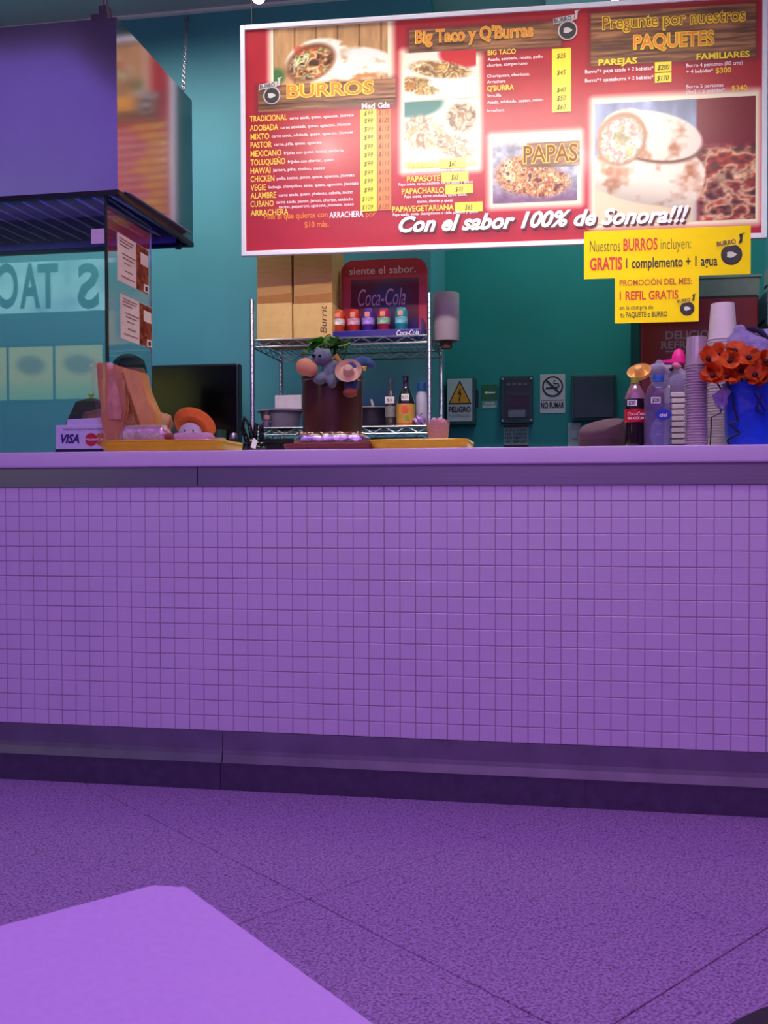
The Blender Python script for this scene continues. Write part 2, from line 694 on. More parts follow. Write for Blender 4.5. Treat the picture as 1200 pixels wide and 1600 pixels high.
variants = []
for k in range(6):
    b1 = bmesh.new()
    tile_bm(b1, 0, 0, 0, random.uniform(-.0003, .0003), random.uniform(-.0003, .0003))
    me = to_mesh(b1, 'mosaic_tile')
    me.materials.append(M_TILE)
    variants.append(me)
for i in range(int(CX0/TP), int(CX1/TP)):
    for j in range(ROWS):
        cx, cz = (i+.5)*TP, ZT0-(j+.5)*TP
        if 31 <= i <= 49 and not (i == 31 and j > 11):
            obj('tile', random.choice(variants), None, counter, loc=(cx, random.uniform(-.0004, .0004), cz))
        else:
            tile_bm(bm, cx, cz, random.uniform(-.0004, .0004), random.uniform(-.0003, .0003), random.uniform(-.0003, .0003))
tag(obj('tile_field', bm, M_TILE, counter), kind='stuff')
zb = ZT0-ROWS*TP
xs = at(310, 743, 0)[0]
for a, b in ((CX0, xs-.0012), (xs+.0012, CX1)):
    obj('upper_steel_strip', box(a, b, -.012, .006, ZT0, 1.058, .001, 1), M_STEEL, counter)
xs = at(349, 1170, 0)[0]
for a, b in ((CX0, xs-.0015), (xs+.0015, CX1)):
    # skirting panel with a flared bottom lip
    bb = bmesh.new()
    prof = [(.006, zb), (-.004, zb), (-.006, zb-.06), (-.009, zb-.075), (-.016, zb-.101), (.006, zb-.101)]
    va = [bb.verts.new((a, y, z)) for y, z in prof]
    vb = [bb.verts.new((b, y, z)) for y, z in prof]
    bb.faces.new(va)
    bb.faces.new(vb[::-1])
    for i in range(len(prof)):
        j = (i+1) % len(prof)
        bb.faces.new((va[i], va[j], vb[j], vb[i]))
    obj('lower_steel_band', bb, M_STEELD, counter)
M_KICK = mat('dark_steel_kick', (112, 104, 124), .35, .8, var=.12)
xa, xb = at(349, 1210, .03)[0], at(914, 1230, .03)[0]
for a, b in ((CX0, xa-.001), (xa+.001, xb-.001), (xb+.001, CX1)):
    obj('kick_plate', box(a, b, .0, .006, 0, zb-.1), M_KICK, counter)
top = obj('countertop', box(CX0-.02, CX1, -.04, .73, 1.0585, TOP_Z, .006, 3), M_TOP, smooth=True)
tag(top, 'long white countertop slab capping the tiled counter', 'countertop')

# ================================================================== extractor hood
HY0, HY1 = .30, 1.05
HX = at(178, 160, HY0)[0]+.012
HZ0, HZ1 = at(175, 297, HY0)[2]+.0, at(180, 27, HY0)[2]
HL = -1.7
hood = thing('extractor_hood', 'big boxy stainless steel extractor hood hanging over the counter', 'hood', (0, 0, 0))
obj('front_panel', box(HL, HX, HY0, HY0+.004, HZ0, HZ1), M_HOOD, hood)
obj('side_panel', box(HX-.004, HX, HY0+.004, HY1, HZ0, HZ1), M_HOOD, hood)
obj('side_panel', box(HL, HL+.004, HY0+.004, HY1, HZ0, HZ1), M_HOOD, hood)
obj('top_panel', box(HL+.004, HX-.004, HY0+.004, HY1, HZ1-.004, HZ1), M_HOOD, hood)
obj('back_panel', box(HL+.004, HX-.004, HY1-.004, HY1, HZ0, HZ1-.004), M_STEELD, hood)
bb = bmesh.new()
for a in ((HL, HX, HY0-.004, HY0+.014), (HL, HX, HY1-.014, HY1+.004)):
    bm_box(bb, a[0], a[1]+.002, a[2], a[3], HZ0-.018, HZ0)
bm_box(bb, HX-.014, HX+.004, HY0, HY1, HZ0-.018, HZ0)
bm_box(bb, HL-.004, HL+.014, HY0, HY1, HZ0-.018, HZ0)
obj('rim', bb, mat('dark_hood_rim', (38, 30, 44), .4, .6), hood)
# slanted grease baffles inside, each slat its own piece
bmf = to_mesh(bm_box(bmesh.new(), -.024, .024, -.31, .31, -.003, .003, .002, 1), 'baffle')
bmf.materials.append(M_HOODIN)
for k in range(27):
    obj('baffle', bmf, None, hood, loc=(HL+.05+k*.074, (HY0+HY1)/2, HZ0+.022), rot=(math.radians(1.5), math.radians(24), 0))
hl = area('hood_blue_fill', ((HL+HX)/2, HY0+.04, HZ0-.03), (1.8, .12), (.08, .05, 1.0), 2.2, ((HL+HX)/2, HY1-.1, HZ0+.1))  # added blue fill to tint the baffles, no visible fixture
hl.parent = hood
bb = bmesh.new()
hb = at(165, 20, HY0+.07)
bm_tube(bb, [(hb[0], HY0+.07, HZ1-.002), (hb[0], HY0+.07, CEIL_Z)], .008)
bm_box(bb, hb[0]-.035, hb[0]+.035, HY0+.02, HY0+.12, HZ1, HZ1+.03, .004)
bm_box(bb, hb[0]-.018, hb[0]+.018, HY0+.05, HY0+.09, HZ1+.028, HZ1+.075, .004)
obj('hanger', bb, mat('dark_hanger', (50, 32, 62), .5, .4), hood)
p = at(282, 388, .78)
obj('drain_plug', lathe([(0, 0), (.012, .002), (.016, .012), (.012, .03), (.008, .05)], 14), M_DARK, hood, True, loc=(HX-.04, HY1-.07, HZ0-.045))
# chain from the rear corner to the wall
chain = thing('hood_chain', 'thin steel chain running up from the hood to the wall', 'chain', (HX-.03, HY1-.03, HZ1))
c0 = Vector((HX-.03, HY1-.03, HZ1))
cw = at(292, 30, Y_W1-.02)
c1 = Vector(cw)
n = 34
dirv = (c1-c0)
link_pts = [(.009*math.cos(a), 0, .024*math.sin(a)) for a in [2*math.pi*k/14 for k in range(14)]]
lk = to_mesh(tube(link_pts, .0028, 6, True), 'chain_link', True)
lk.materials.append(M_CHROME)
qd = dirv.to_track_quat('Z', 'Y')
for k in range(n):
    o = obj('chain_link', lk, None, chain)
    q = qd @ Matrix.Rotation(math.pi/2*(k % 2)+.5, 4, 'Z').to_quaternion()
    o.rotation_mode = 'QUATERNION'
    o.rotation_quaternion = q
    o.location = dirv*((k+.5)/n)
obj('hook', tube([dirv, dirv+Vector((0, .01, .02)), dirv+Vector((0, .02, .02))], .004), M_CHROME, chain)

# ================================================================== glass guard on the counter
GY0, GY1, GZ1 = .31, .71, HZ0-.02
GX = at(168, 500, GY0)[0]
M_GLASS = glass_mat('sneeze_guard_glass', (.95, .985, .98), 1.6)
guard = thing('glass_guard', 'tall clear glass guard standing on the counter under the hood', 'glass guard', (GX, GY0, TOP_Z))
obj('front_pane', box(HL-GX+.1, 0-.008, 0, .008, 0, GZ1-TOP_Z), M_GLASS, guard)
obj('side_pane', box(-.008, 0, .008, GY1-GY0, 0, GZ1-TOP_Z), M_GLASS, guard)
obj('corner_strip', box(-.009, .001, -.001, .0085, 0, GZ1-TOP_Z), mat('dark_green_glass_edge', (8, 26, 30), .2), guard)
obj('edge_strip', box(-.007, -.001, GY1-GY0+.0005, GY1-GY0+.003, 0, GZ1-TOP_Z), mat('pale_glass_edge', (120, 165, 160), .25), guard)
M_STK = mat('sticker_white', (245, 225, 215), .55, var=.03)


def flyer(ytop_l, xl, ytop_r, xr, ybot_l, label):
    a, b, c = atx(xl, ytop_l, GX+.002), atx(xr, ytop_r, GX+.002), atx(xl, ybot_l, GX+.002)
    t = thing('flyer', label, 'flyer', (GX+.0015, a[1], c[2]), math.pi/2, 'flyers stuck to the glass guard')
    W, H = b[1]-a[1], a[2]-c[2]
    plate(t, 'sheet', [(0, 0), (W, 0), (W, H), (0, H)], M_STK, .001, .001)

    def fn(s, tt):
        n = vnoise(s, tt, 6, 10, 31)
        base = mix(np.broadcast_to(C3((120, 40, 24)), s.shape+(3,)), C3((196, 110, 70)), np.clip((n-.3)*2.2, 0, 1))
        return mix(base, C3((70, 22, 20)), np.clip((vnoise(s, tt, 9, 9, 8)-.55)*4, 0, 1))
    picture(t, 'photo_print', W*.58, W*.99, H*.01, H*.99, 30, 60, fn, M_PRINTM, .0015)
    plate(t, 'white_square', [(W*.72, H*.6), (W*.97, H*.6), (W*.97, H*.86), (W*.72, H*.86)], M_STK, .0024)
    plate(t, 'white_square', [(W*.82, H*.03), (W*.98, H*.03), (W*.98, H*.2), (W*.82, H*.2)], M_STK, .0024)
    plate(t, 'emblem', [(W*.87, H*.06), (W*.94, H*.06), (W*.94, H*.16), (W*.87, H*.16)], M_INK, .0032)
    for k, (v, l, r) in enumerate(((.9, .06, .5), (.84, .06, .46), (.77, .06, .36), (.6, .14, .56), (.52, .16, .5), (.42, .2, .42), (.26, .22, .46), (.12, .1, .52))):
        plate(t, 'text_line', [(W*l, H*v), (W*r, H*v), (W*r, H*(v+.022)), (W*l, H*(v+.022))], mat('faded_ink', (160, 120, 112), .6), .0022)
    return t


flyer(362, 183, 388, 232, 437, 'upper white and brown flyer taped to the glass side')
flyer(458, 188, 479, 237, 528, 'lower white and brown flyer taped to the glass side')
a, b = at(142, 358, GY0-.002), at(163, 380, GY0-.002)
tag(obj('paper_note', box(a[0], b[0], GY0-.0015, GY0-.0003, b[2], a[2]), mat('pale_note', (200, 170, 205), .6)), 'small blank pale note stuck to the front glass', 'note')

# ================================================================== opposite shop front (behind the camera, mirrored in the glass)
M_SIGN = mat('lit_sign_face', (170, 215, 250), .5, emit=3.2, var=.45, scale=3)
sgn = thing('shop_sign', 'lit pale blue shop sign with dark letters on the opposite wall', 'sign', (0, Y_FRONT, 0), math.pi)


def mirror_px(x, y):
    """point on the opposite wall whose reflection in the front pane shows there"""
    d = ray(x, y)
    k = (GY0-CAM[1])/d[1]
    p = CAM+d*k
    k2 = (GY0-Y_FRONT)/d[1]
    return p[0]+d[0]*k2, p[2]+d[2]*k2


xa, za = mirror_px(172, 404)
xb, zb2 = mirror_px(-60, 496)
sx0, sx1, sz0, sz1 = -xa, -xb, zb2, za      # local x runs the other way
sgn.location = (0, Y_FRONT, 0)
obj('housing', box(sx0-.04, sx1+.04, -.12, -.004, sz0-.04, sz1+.04, .01), M_MATTE, sgn)
obj('face', box(sx0, sx1, -.128, -.121, sz0, sz1), M_SIGN, sgn)
M_SLET = mat('sign_letter', (20, 60, 66), .5)
for ch, x0, x1 in (('S', 163, 129), ('T', 100, 68), ('A', 72, 40), ('C', 38, 9), ('O', 6, -27)):
    ua, ub = -mirror_px(x0, 450)[0], -mirror_px(x1, 450)[0]
    vv0, vv1 = mirror_px(x0, 482)[1], mirror_px(x0, 418)[1]
    lettering(sgn, ch, ua, vv0, vv1-vv0, M_SLET, ub-ua, .134, bold=.03)
# lit menu strip beneath it
ms = thing('menu_strip', 'lit row of food pictures under the opposite shop sign', 'menu', (0, Y_FRONT, 0), math.pi)
xa, za = mirror_px(172, 540)
xb, zb2 = mirror_px(-60, 628)
obj('housing', box(-xa-.03, -xb+.03, -.08, -.004, zb2-.03, za+.03, .008), M_MATTE, ms)
xe = [mirror_px(v, 580)[0] for v in (165, 92, 88, 20, 16, -56)]
for k in range(3):
    u0, u1 = -xe[2*k], -xe[2*k+1]

    def fn(s, t, k=k):
        bg = np.broadcast_to(C3((225, 215, 120)), s.shape+(3,)).copy()
        bg = mix(bg, C3((150, 130, 70)), ell(s, t, .5, .65, .4, .22, .1, .4))
        return mix(bg, C3((120, 190, 130)), np.clip((.4-t)*3, 0, 1)*.6)
    picture(ms, 'food_picture', u0, u1, zb2, za, 20, 16, fn, print_mat('lit_print', .5, 2.2), .083)

# ================================================================== menu board
BW, BH = 2.26, 1.0
BP0 = np.array([.453, 1.25, 2.078])
BRZ = math.atan2(.097, 2.258)
board = thing('menu_board', 'large red printed menu board with food photos and price columns', 'menu board', tuple(BP0), BRZ)
_bu = np.array([math.cos(BRZ), math.sin(BRZ), 0])
_bn = np.array([-math.sin(BRZ), math.cos(BRZ), 0])


def B(x, y):
    d = ray(x, y)
    k = ((BP0-CAM)@_bn)/(d@_bn)
    p = CAM+d*k
    return (p-BP0)@_bu, p[2]-BP0[2]


photos = {}


def glow_rects():
    out = []
    for x0, y0, x1, y1 in ((425, 45, 610, 140), (630, 83, 747, 262), (768, 214, 905, 316), (928, 158, 1182, 345)):
        u0, v1 = B(x0, y0)
        u1, v0 = B(x1, y1)
        out.append((u0, u1, v0, v1))
    return out


GR = glow_rects()


def board_fn(s, t):
    u, v = s*BW, t*BH
    n = vnoise(s, t, 30, 12, 3)
    col = np.broadcast_to(C3((176, 20, 38)), s.shape+(3,))*(.94+.12*n)[..., None]
    # printed soft pale glow round each photo
    for u0, u1, v0, v1 in GR:
        dx = np.maximum(np.maximum(u0-u, u-u1), 0)
        dz = np.maximum(np.maximum(v0-v, v-v1), 0)
        d = np.sqrt(dx*dx+dz*dz)
        col = mix(col, C3((252, 240, 205)), np.clip(1-d/.032, 0, 1)**.8)
    # printed wooden header planks with soft dark edge
    for x0, y0, x1, y1 in ((404, 137, 616, 163), (640, 48, 876, 72), (924, 22, 1180, 88)):
        u0, v1 = B(x0, y0)
        u1, v0 = B(x1, y1)
        dx = np.maximum(np.maximum(u0-u, u-u1), 0)
        dz = np.maximum(np.maximum(v0-v, v-v1), 0)
        d = np.sqrt(dx*dx+dz*dz)
        grain = vnoise(s, t, 14, 120, 12)
        wood = mix(np.broadcast_to(C3((92, 56, 36)), s.shape+(3,)), C3((176, 122, 78)), np.clip((grain-.3)*2.3, 0, 1))
        k = np.clip(1-d/.004, 0, 1)
        col = mix(col, C3((90, 16, 22)), np.clip(1-d/.03, 0, 1)*.6)
        col = mix(col, wood, k)
    return col


picture(board, 'panel_print', 0, BW, 0, BH, 520, 300, board_fn, M_PRINT, .001)
obj('panel', box(0, BW, -.0005, .018, 0, BH), M_WHITE, board)
M_FRAME = mat('white_board_frame', (232, 232, 240), .35, var=.02)
fw = .022
for a in ((-fw, 0, -.008, .02, -fw, BH+fw), (BW, BW+fw, -.008, .02, -fw, BH+fw), (0, BW, -.008, .02, -fw, 0), (0, BW, -.008, .02, BH, BH+fw)):
    obj('frame_bar', box(*a, .003), M_FRAME, board)
for u in (.03, BW-.03):
    obj('hanging_cable', tube([(u, .005, BH+fw), (u, .005, CEIL_Z-BP0[2])], .003, 6), M_INK, board)


def bur(s, t):
    """wrapped burrito cut open, lying on a board before a fence"""
    pl = np.abs(((s*5.3) % 1)-.5)
    bg = mix(np.broadcast_to(C3((196, 150, 100)), s.shape+(3,)), C3((120, 78, 46)), np.clip((pl-.44)*18, 0, 1))
    bg = bg*(.8+.35*vnoise(s, t, 20, 3, 4))[..., None]
    bg = mix(bg, C3((222, 180, 120)), np.clip((.16-t)*12+(.4-s)*.6, 0, 1))
    bg = mix(bg, C3((60, 110, 50)), ell(s, t, .03, .28, .09, .16, 0, .5))
    k = np.maximum(ell(s, t, .66, .42, .44, .27, -.18, .12), ell(s, t, .4, .48, .3, .36, -.3, .1))
    tort = mix(np.broadcast_to(C3((246, 240, 222)), s.shape+(3,)), C3((196, 132, 70)), np.clip((vnoise(s, t, 8, 9, 22)-.56)*4, 0, 1))
    tort = mix(tort, C3((150, 100, 70)), np.clip((.22-t)*6, 0, 1)*.7)
    col = mix(bg, tort, k)
    col = mix(col, C3((224, 232, 226)), ell(s, t, .76, .55, .26, .1, -.25, .5)*.8)
    rim = ell(s, t, .33, .46, .225, .33, -.35, .2)
    col = mix(col, C3((120, 62, 32)), rim)
    fil = food(s, t, 41, [(60, 36, 26), (150, 90, 50), (236, 214, 150), (190, 60, 40), (110, 150, 50), (240, 226, 190), (90, 50, 36)], 12, 9)
    col = mix(col, fil, ell(s, t, .33, .45, .2, .28, -.35, .25))
    return mix(col, C3((190, 60, 38)), ell(s, t, .22, .66, .05, .09, 0, .5)*.7)


def taco1(s, t):
    col = np.broadcast_to(C3((236, 232, 212)), s.shape+(3,)).copy()
    col = mix(col, C3((196, 30, 40)), ell(s, t, .85, .95, .4, .35, 0, .2))
    fil = food(s, t, 71, [(206, 170, 90), (150, 90, 40), (240, 226, 170), (120, 70, 36), (224, 190, 110)], 9, 6)
    col = mix(col, fil, ell(s, t, .5, .62, .5, .2, -.25, .3))
    col = mix(col, fil*.95, ell(s, t, .2, .3, .36, .2, -.4, .3))
    col = mix(col, C3((250, 246, 232)), ell(s, t, .62, .3, .34, .13, -.2, .4))
    return mix(col, C3((190, 120, 50)), ell(s, t, .08, .32, .1, .1, 0, .4)*.7)


def taco2(s, t):
    col = np.broadcast_to(C3((240, 232, 206)), s.shape+(3,)).copy()
    col = mix(col, C3((60, 120, 112)), ell(s, t, .1, .98, .5, .25, 0, .2))
    fil = food(s, t, 91, [(230, 214, 170), (176, 130, 76), (246, 236, 206), (130, 86, 52), (236, 220, 180)], 9, 8)
    col = mix(col, fil, ell(s, t, .25, .52, .4, .3, -.3, .3)*.8)
    col = mix(col, fil*.85, ell(s, t, .8, .72, .25, .26, .2, .3))
    col = mix(col, fil*.9, ell(s, t, .7, .3, .35, .2, -.4, .3))
    return mix(col, C3((240, 206, 130)), np.clip((.14-t)*8, 0, 1))


def papas(s, t):
    foil = np.broadcast_to(C3((168, 168, 186)), s.shape+(3,))*(.55+.8*vnoise(s, t, 14, 12, 51))[..., None]
    foil = mix(foil, C3((110, 60, 100)), np.clip((.3-t)*4, 0, 1)*.7)
    foil = mix(foil, C3((230, 222, 200)), np.clip((t-.85)*8, 0, 1))
    fil = food(s, t, 61, [(90, 34, 26), (190, 110, 56), (232, 196, 130), (150, 60, 40), (220, 160, 90), (246, 226, 180), (110, 44, 30)], 16, 12)
    return mix(foil, fil, np.maximum(ell(s, t, .38, .42, .4, .34, -.2, .25), ell(s, t, .62, .28, .34, .24, .1, .25)))


def pair(s, t):
    col = np.broadcast_to(C3((150, 160, 190)), s.shape+(3,))*(.7+.5*vnoise(s, t, 12, 3, 14))[..., None]
    col = mix(col, C3((128, 16, 32)), np.clip((s-.63)*60, 0, 1))
    low = food(s, t, 33, [(60, 24, 20), (150, 80, 50), (226, 190, 150), (190, 70, 40), (110, 50, 36)], 12, 14)
    col = mix(col, low, np.clip((s-.64)*30, 0, 1)*np.clip((.64-t)*14, 0, 1))
    col = mix(col, C3((222, 206, 170)), np.clip((.36-t-.22*(s-.1))*14, 0, 1)*np.clip((.66-s)*20, 0, 1))
    to = mix(np.broadcast_to(C3((236, 222, 200)), s.shape+(3,)), C3((176, 116, 76)), np.clip((vnoise(s, t, 10, 9, 27)-.55)*3.6, 0, 1))
    k2 = np.maximum(ell(s, t, .3, .36, .42, .2, -.34, .08), ell(s, t, .52, .34, .18, .24, -.2, .1))
    shade = (1.08-.42*np.clip((.42-t-.35*(s-.2))*3, 0, 1))[..., None]
    col = mix(col, to*shade, k2)
    k1 = np.maximum(ell(s, t, .36, .72, .34, .2, -.34, .08), ell(s, t, .2, .74, .19, .22, -.2, .08))
    col = mix(col, C3((130, 84, 60)), np.maximum(ell(s, t, .36, .69, .35, .2, -.34, .1)-k1, 0))
    col = mix(col, np.minimum(to*1.04, 1), k1)
    fil = food(s, t, 37, [(176, 120, 96), (236, 222, 200), (206, 150, 130), (246, 240, 224), (180, 170, 110), (226, 196, 170)], 14, 12)
    col = mix(col, C3((176, 132, 100)), ell(s, t, .17, .7, .165, .235, -.15, .1))
    return mix(col, fil, ell(s, t, .17, .69, .145, .205, -.15, .15))


def photo(x0, y0, x1, y1, fn, nx=110, ny=80, layer=.002):
    u0, v1 = B(x0, y0)
    u1, v0 = B(x1, y1)
    return picture(board, 'food_photo', u0, u1, v0, v1, nx, ny, fn, M_PRINT, layer)


photo(427, 46, 606, 139, bur, 120, 70)
photo(632, 84, 744, 152, taco1, 90, 56)
photo(632, 160, 744, 258, taco2, 90, 76)
photo(770, 217, 902, 313, papas, 110, 80)
photo(929, 163, 1180, 342, pair, 180, 130)
# the plank under BURROS runs over the photo
for (x0, y0, x1, y1) in ((404, 135, 618, 164), (823, 224, 906, 262)):
    u0, v1 = B(x0, y0)
    u1, v0 = B(x1, y1)
    v0 = B(x0, y1)[1]

    def wood(s, t):
        g = vnoise(s, t, 5, 12, 12)
        return mix(np.broadcast_to(C3((96, 58, 40)), s.shape+(3,)), C3((170, 116, 76)), np.clip((g-.3)*2.3, 0, 1))
    picture(board, 'plank_print', u0, u1, v0, v1, 60, 24, wood, M_PRINT, .003)


def bt(s, x0, x1, yb, cap_px, m, bold=.0, shear=0.0, layer=.0045, outline=None, ob=.05, dx=0):
    """lettering on the board given by its place on the board surface"""
    u0, v = B(x0, yb)
    u1 = B(x1, yb)[0]
    cap = B(x0, yb-cap_px)[1]-v
    if outline is not None:
        lettering(board, s, u0-.003, v-.001, cap, outline, u1-u0+.006, layer-.0007, bold+ob, shear, name='lettering_outline')
    return lettering(board, s, u0, v, cap, m, u1-u0, layer, bold, shear)


bt('BURROS', 449, 584, 153, 19, M_PORANGE, .01, outline=M_PYEL, ob=.05)
menu = [('TRADICIONAL', 391, 449, 191, 'carne asada, queso, aguacate, jitomate', 553), ('ADOBADA', 391, 435, 205.5, 'carne adobada, queso, aguacate, jitomate', 549),
        ('MIXTO', 392, 421, 219, 'carne asada, adobada, queso, aguacate, jitomate', 552), ('PASTOR', 392, 425, 232, 'carne, piña, queso, aguacate', 503),
        ('MEXICANO', 392, 440, 245.5, 'frijoles con queso, tocino, salchicha', 537), ('TOLUQUEÑO', 392, 446, 259, 'frijoles con chorizo, queso', 522),
        ('HAWAI', 392, 423, 272, 'jamon, piña, tocino, queso', 508), ('CHICKEN', 392, 429, 285, 'pollo, tocino, jamon, queso, aguacate, jitomate', 554),
        ('VEGIE', 392, 416, 298.5, 'lechuga, champiñon, elote, queso, aguacate, jitomate', 560), ('ALAMBRE', 392, 432, 311, 'carne asada, queso, pimiento, cebolla, tocino', 552),
        ('CUBANO', 392, 428, 324, 'carne asada, pastor, jamon, chorizo, salchicha', 552), ('ARRACHERA', 392, 451, 338, None, 0)]
for k, (s, x0, x1, yb, d, xe_) in enumerate(menu):
    bt(s, x0, x1, yb, 9, M_PYEL, .012)
    if d:
        bt(d, x1+4, xe_, yb-3.5-(2 if s == 'CUBANO' else 0), 4.6, M_PWHITE, .004)
bt('tocino, pepperoni, aguacate, jitomate, queso', 436, 553, 326, 4.4, M_PWHITE, .004)
bt('Pide el que quieras con', 413, 512, 343.5, 9, M_PORANGE, .01)
bt('ARRACHERA', 515, 568, 341, 9, M_PWHITE, .014)
bt('por', 572, 587, 339, 8, M_PORANGE, .01)
bt('$10 más.', 476, 514, 356, 9, M_PORANGE, .01)
bt('Med', 565.5, 586, 171, 8.5, M_PWHITE, .02)
bt('Gde', 591, 609, 169.5, 8.5, M_PWHITE, .02)


def bplate(x0, y0, x1, y1, m, name='price_panel', layer=.0035):
    u0, v1 = B(x0, y0)
    u1 = B(x1, y0)[0]
    v0 = B(x0, y1)[1]
    plate(board, name, [(u0, v0), (u1, v0), (u1, v1), (u0, v1)], m, layer)


M_BYEL = mat('board_yellow_print', (250, 226, 10), .35, var=.02, coat=.5, crough=.24)
M_BORA = mat('board_orange_print', (226, 118, 44), .35, var=.03, coat=.4, crough=.28)
bplate(563, 172, 588.5, 331, M_BYEL)
bplate(590, 172, 611, 329, M_BORA)
pr = [('$99', '$115', 181), ('$99', '$125', 193), ('$99', '$115', 206), ('$99', '$115', 219), ('$99', '$115', 233), ('$99', '$115', 246), ('$99', '$115', 260),
      ('$99', '$115', 274), ('$99', '$115', 287), ('$99', '$115', 301), ('$109', '$125', 315), ('$109', '$125', 328)]
for a, b, y in pr:
    bt(a, 569 if len(a) == 3 else 566, 583, y, 7, M_INK, .0, .25)
    bt(b, 591.5, 609, y-1, 7, M_PBROWN, .01, .25)
bt('Big Taco y Q\'Burras', 650, 832, 68, 19, M_PORANGE, .01, outline=M_PYEL, ob=.03)
bt('BIG TACO', 762, 806, 87, 7.5, M_PYEL, .016)
bt('Asada, adobada, mixto, pollo', 762, 848, 96, 4.6, M_PWHITE, .004)
bt('chorizo, campechano', 761, 824, 105, 4.6, M_PWHITE, .004)
bt('Choriqueso, chorizate,', 761, 828, 122, 4.6, M_PWHITE, .004)
bt('Arrachera', 761, 790, 131, 4.6, M_PWHITE, .004)
bt("Q'BURRA", 761, 803, 143, 8, M_PYEL, .016)
bt('Sencilla', 761, 783, 152.5, 4.6, M_PWHITE, .004)
bt('Asada, adobada, pastor, mixto', 761, 849, 163, 4.6, M_PWHITE, .004)
bt('Arrachera', 760, 788, 176, 4.6, M_PWHITE, .004)
bplate(862.5, 77, 892, 176, M_BYEL)
for s, y in (('$35', 92), ('$45', 118), ('$40', 145), ('$50', 158), ('$60', 172)):
    bt(s, 870, 884, y, 7.5, M_INK, .0, .25)
for s, x0, x1, yb, p_, xp0, xp1, sub, sx_0, sx_1 in (('PAPASON', 638, 685, 264, '$60', 687, 728, ['Papa asada, carne asada y queso'], 641, 719),
                                                     ('PAPASOTE', 636, 688, 285, '$65', 690, 732, ['Papa asada, carne adobada, carne asada y queso'], 623, 739),
                                                     ('PAPACHARLO', 628, 694, 304, '$70', 696, 739, ['Papa asada, carne adobada, carne asada,', 'tocino, chorizo y queso'], 632, 730),
                                                     ('PAPAVEGETARIANA', 613, 709, 332, '$65', 711, 754, ['Papa asada, elote, champiñones o chile poblano y queso'], 614, 747)):
    bplate(xp0, yb-15, xp1, yb, M_BYEL, layer=.004)
    bt(p_, (xp0+xp1)/2-6, (xp0+xp1)/2+6, yb-3.5, 8, M_INK, 0, .25, layer=.0055)
    bt(s, x0, x1, yb, 8.5, M_PYEL, .018)
    for q, l in enumerate(sub):
        bt(l, sx_0+q*20, sx_1-q*22, yb+6+7.5*q, 4.4, M_PWHITE, .004)
bt('PAPAS', 818, 902, 255, 26, M_PBROWN, .01, outline=M_PYEL, ob=.04)
M_SHADOW = mat('dark_red_print', (84, 12, 18), .45, var=.05)
bt('Con el sabor 100% de Sonora!!!', 626, 1079, 366, 23, M_SHADOW, .035, .35, layer=.0045)
bt('Con el sabor 100% de Sonora!!!', 623, 1076, 363, 23, M_PWHITE, .035, .35, layer=.0055)
bt('Pregunte por nuestros', 942, 1164, 46, 19, M_PBROWN, .0, outline=M_YEL, ob=.05)
bt('PAQUETES', 990, 1115, 77, 21, M_PORANGE, .01, outline=M_YEL, ob=.045)
bt('PAREJAS', 935, 995, 103, 9, M_YEL, .03)
bt('FAMILIARES', 1088, 1171, 94, 9, M_YEL, .03)
bt('Burro*+ papa asada + 2 bebidas*', 914, 1021, 115.5, 5.5, M_PWHITE, .006)
bt('Burro*+ quesaburra + 2 bebidas*', 914, 1021, 129.5, 5.5, M_PWHITE, .006)
bplate(1023, 98, 1049, 113.5, M_BYEL)
bplate(1023, 115, 1049, 130, M_BYEL)
bt('$200', 1027, 1046, 110, 7.5, M_INK, .01, .25)
bt('$170', 1026, 1045, 127, 7.5, M_INK, .01, .25)
bt('Burro 4 personas (80 cms)', 1072, 1160, 106, 5.5, M_PWHITE, .006)
bt('+ 4 bebidas*', 1072, 1114, 115.5, 5.5, M_PWHITE, .006)
bt('$300', 1118, 1142, 115, 8, M_YEL, .01)
bt('Burro 5 personas', 1072, 1130, 139, 5.5, M_PWHITE, .006)
bt('(1m) + 5 bebidas*', 1072, 1132, 147, 5.5, M_PWHITE, .006)
bt('$340', 1143, 1167, 143, 8.5, M_YEL, .01)
M_BADGE = mat('badge_dark', (40, 30, 32), .45, var=.2, scale=60)
M_BADGEP = mat('badge_pale', (206, 200, 196), .45, var=.1)


def badge(parent, u, v, r, layer, banner=True, rim=M_BADGEP, ink=M_INK, ban=None):
    """round emblem with a small name banner over it"""
    plate(parent, 'emblem_rim', disc(u, v, r*1.16), rim, layer)
    plate(parent, 'emblem', disc(u, v, r), M_BADGE, layer+.0008)
    plate(parent, 'emblem_spot', [(u+r*.5*math.cos(a)*(1+.25*math.cos(3*a))-r*.08, v+r*.34*math.sin(a)) for a in [2*math.pi*k/18 for k in range(18)]], M_BADGEP, layer+.0016)
    x0, x1, z0, z1 = u-r*1.7, u+r*.7, v+r*.9, v+r*1.65
    plate(parent, 'emblem_banner', [(x0, z0-r*.12), (x1, z0+r*.2), (x1+r*.1, z1+r*.2), (x0, z1-r*.12)], ban or rim, layer+.001)
    lettering(parent, 'BURRO', x0+r*.12, z0+r*.06, r*.5, ink, (x1-x0)*.86, layer+.0026, .02, rot=.12)
    plate(parent, 'emblem_tail', [(x1+r*.05, z0+r*.3), (x1+r*.42, z0+r*.42), (x1+r*.5, z1+r*.55), (x1+r*.8, z1+r*.75), (x1+r*.1, z1+r*.62), (x1+r*.2, z1+r*.1)], ink if ban is not None else rim, layer+.0012)


u, v = B(887, 48)
badge(board, u, v, .036, .0035)
u, v = B(425, 150)
badge(board, u, v, .034, .0045)

# yellow promotion sheets under the board


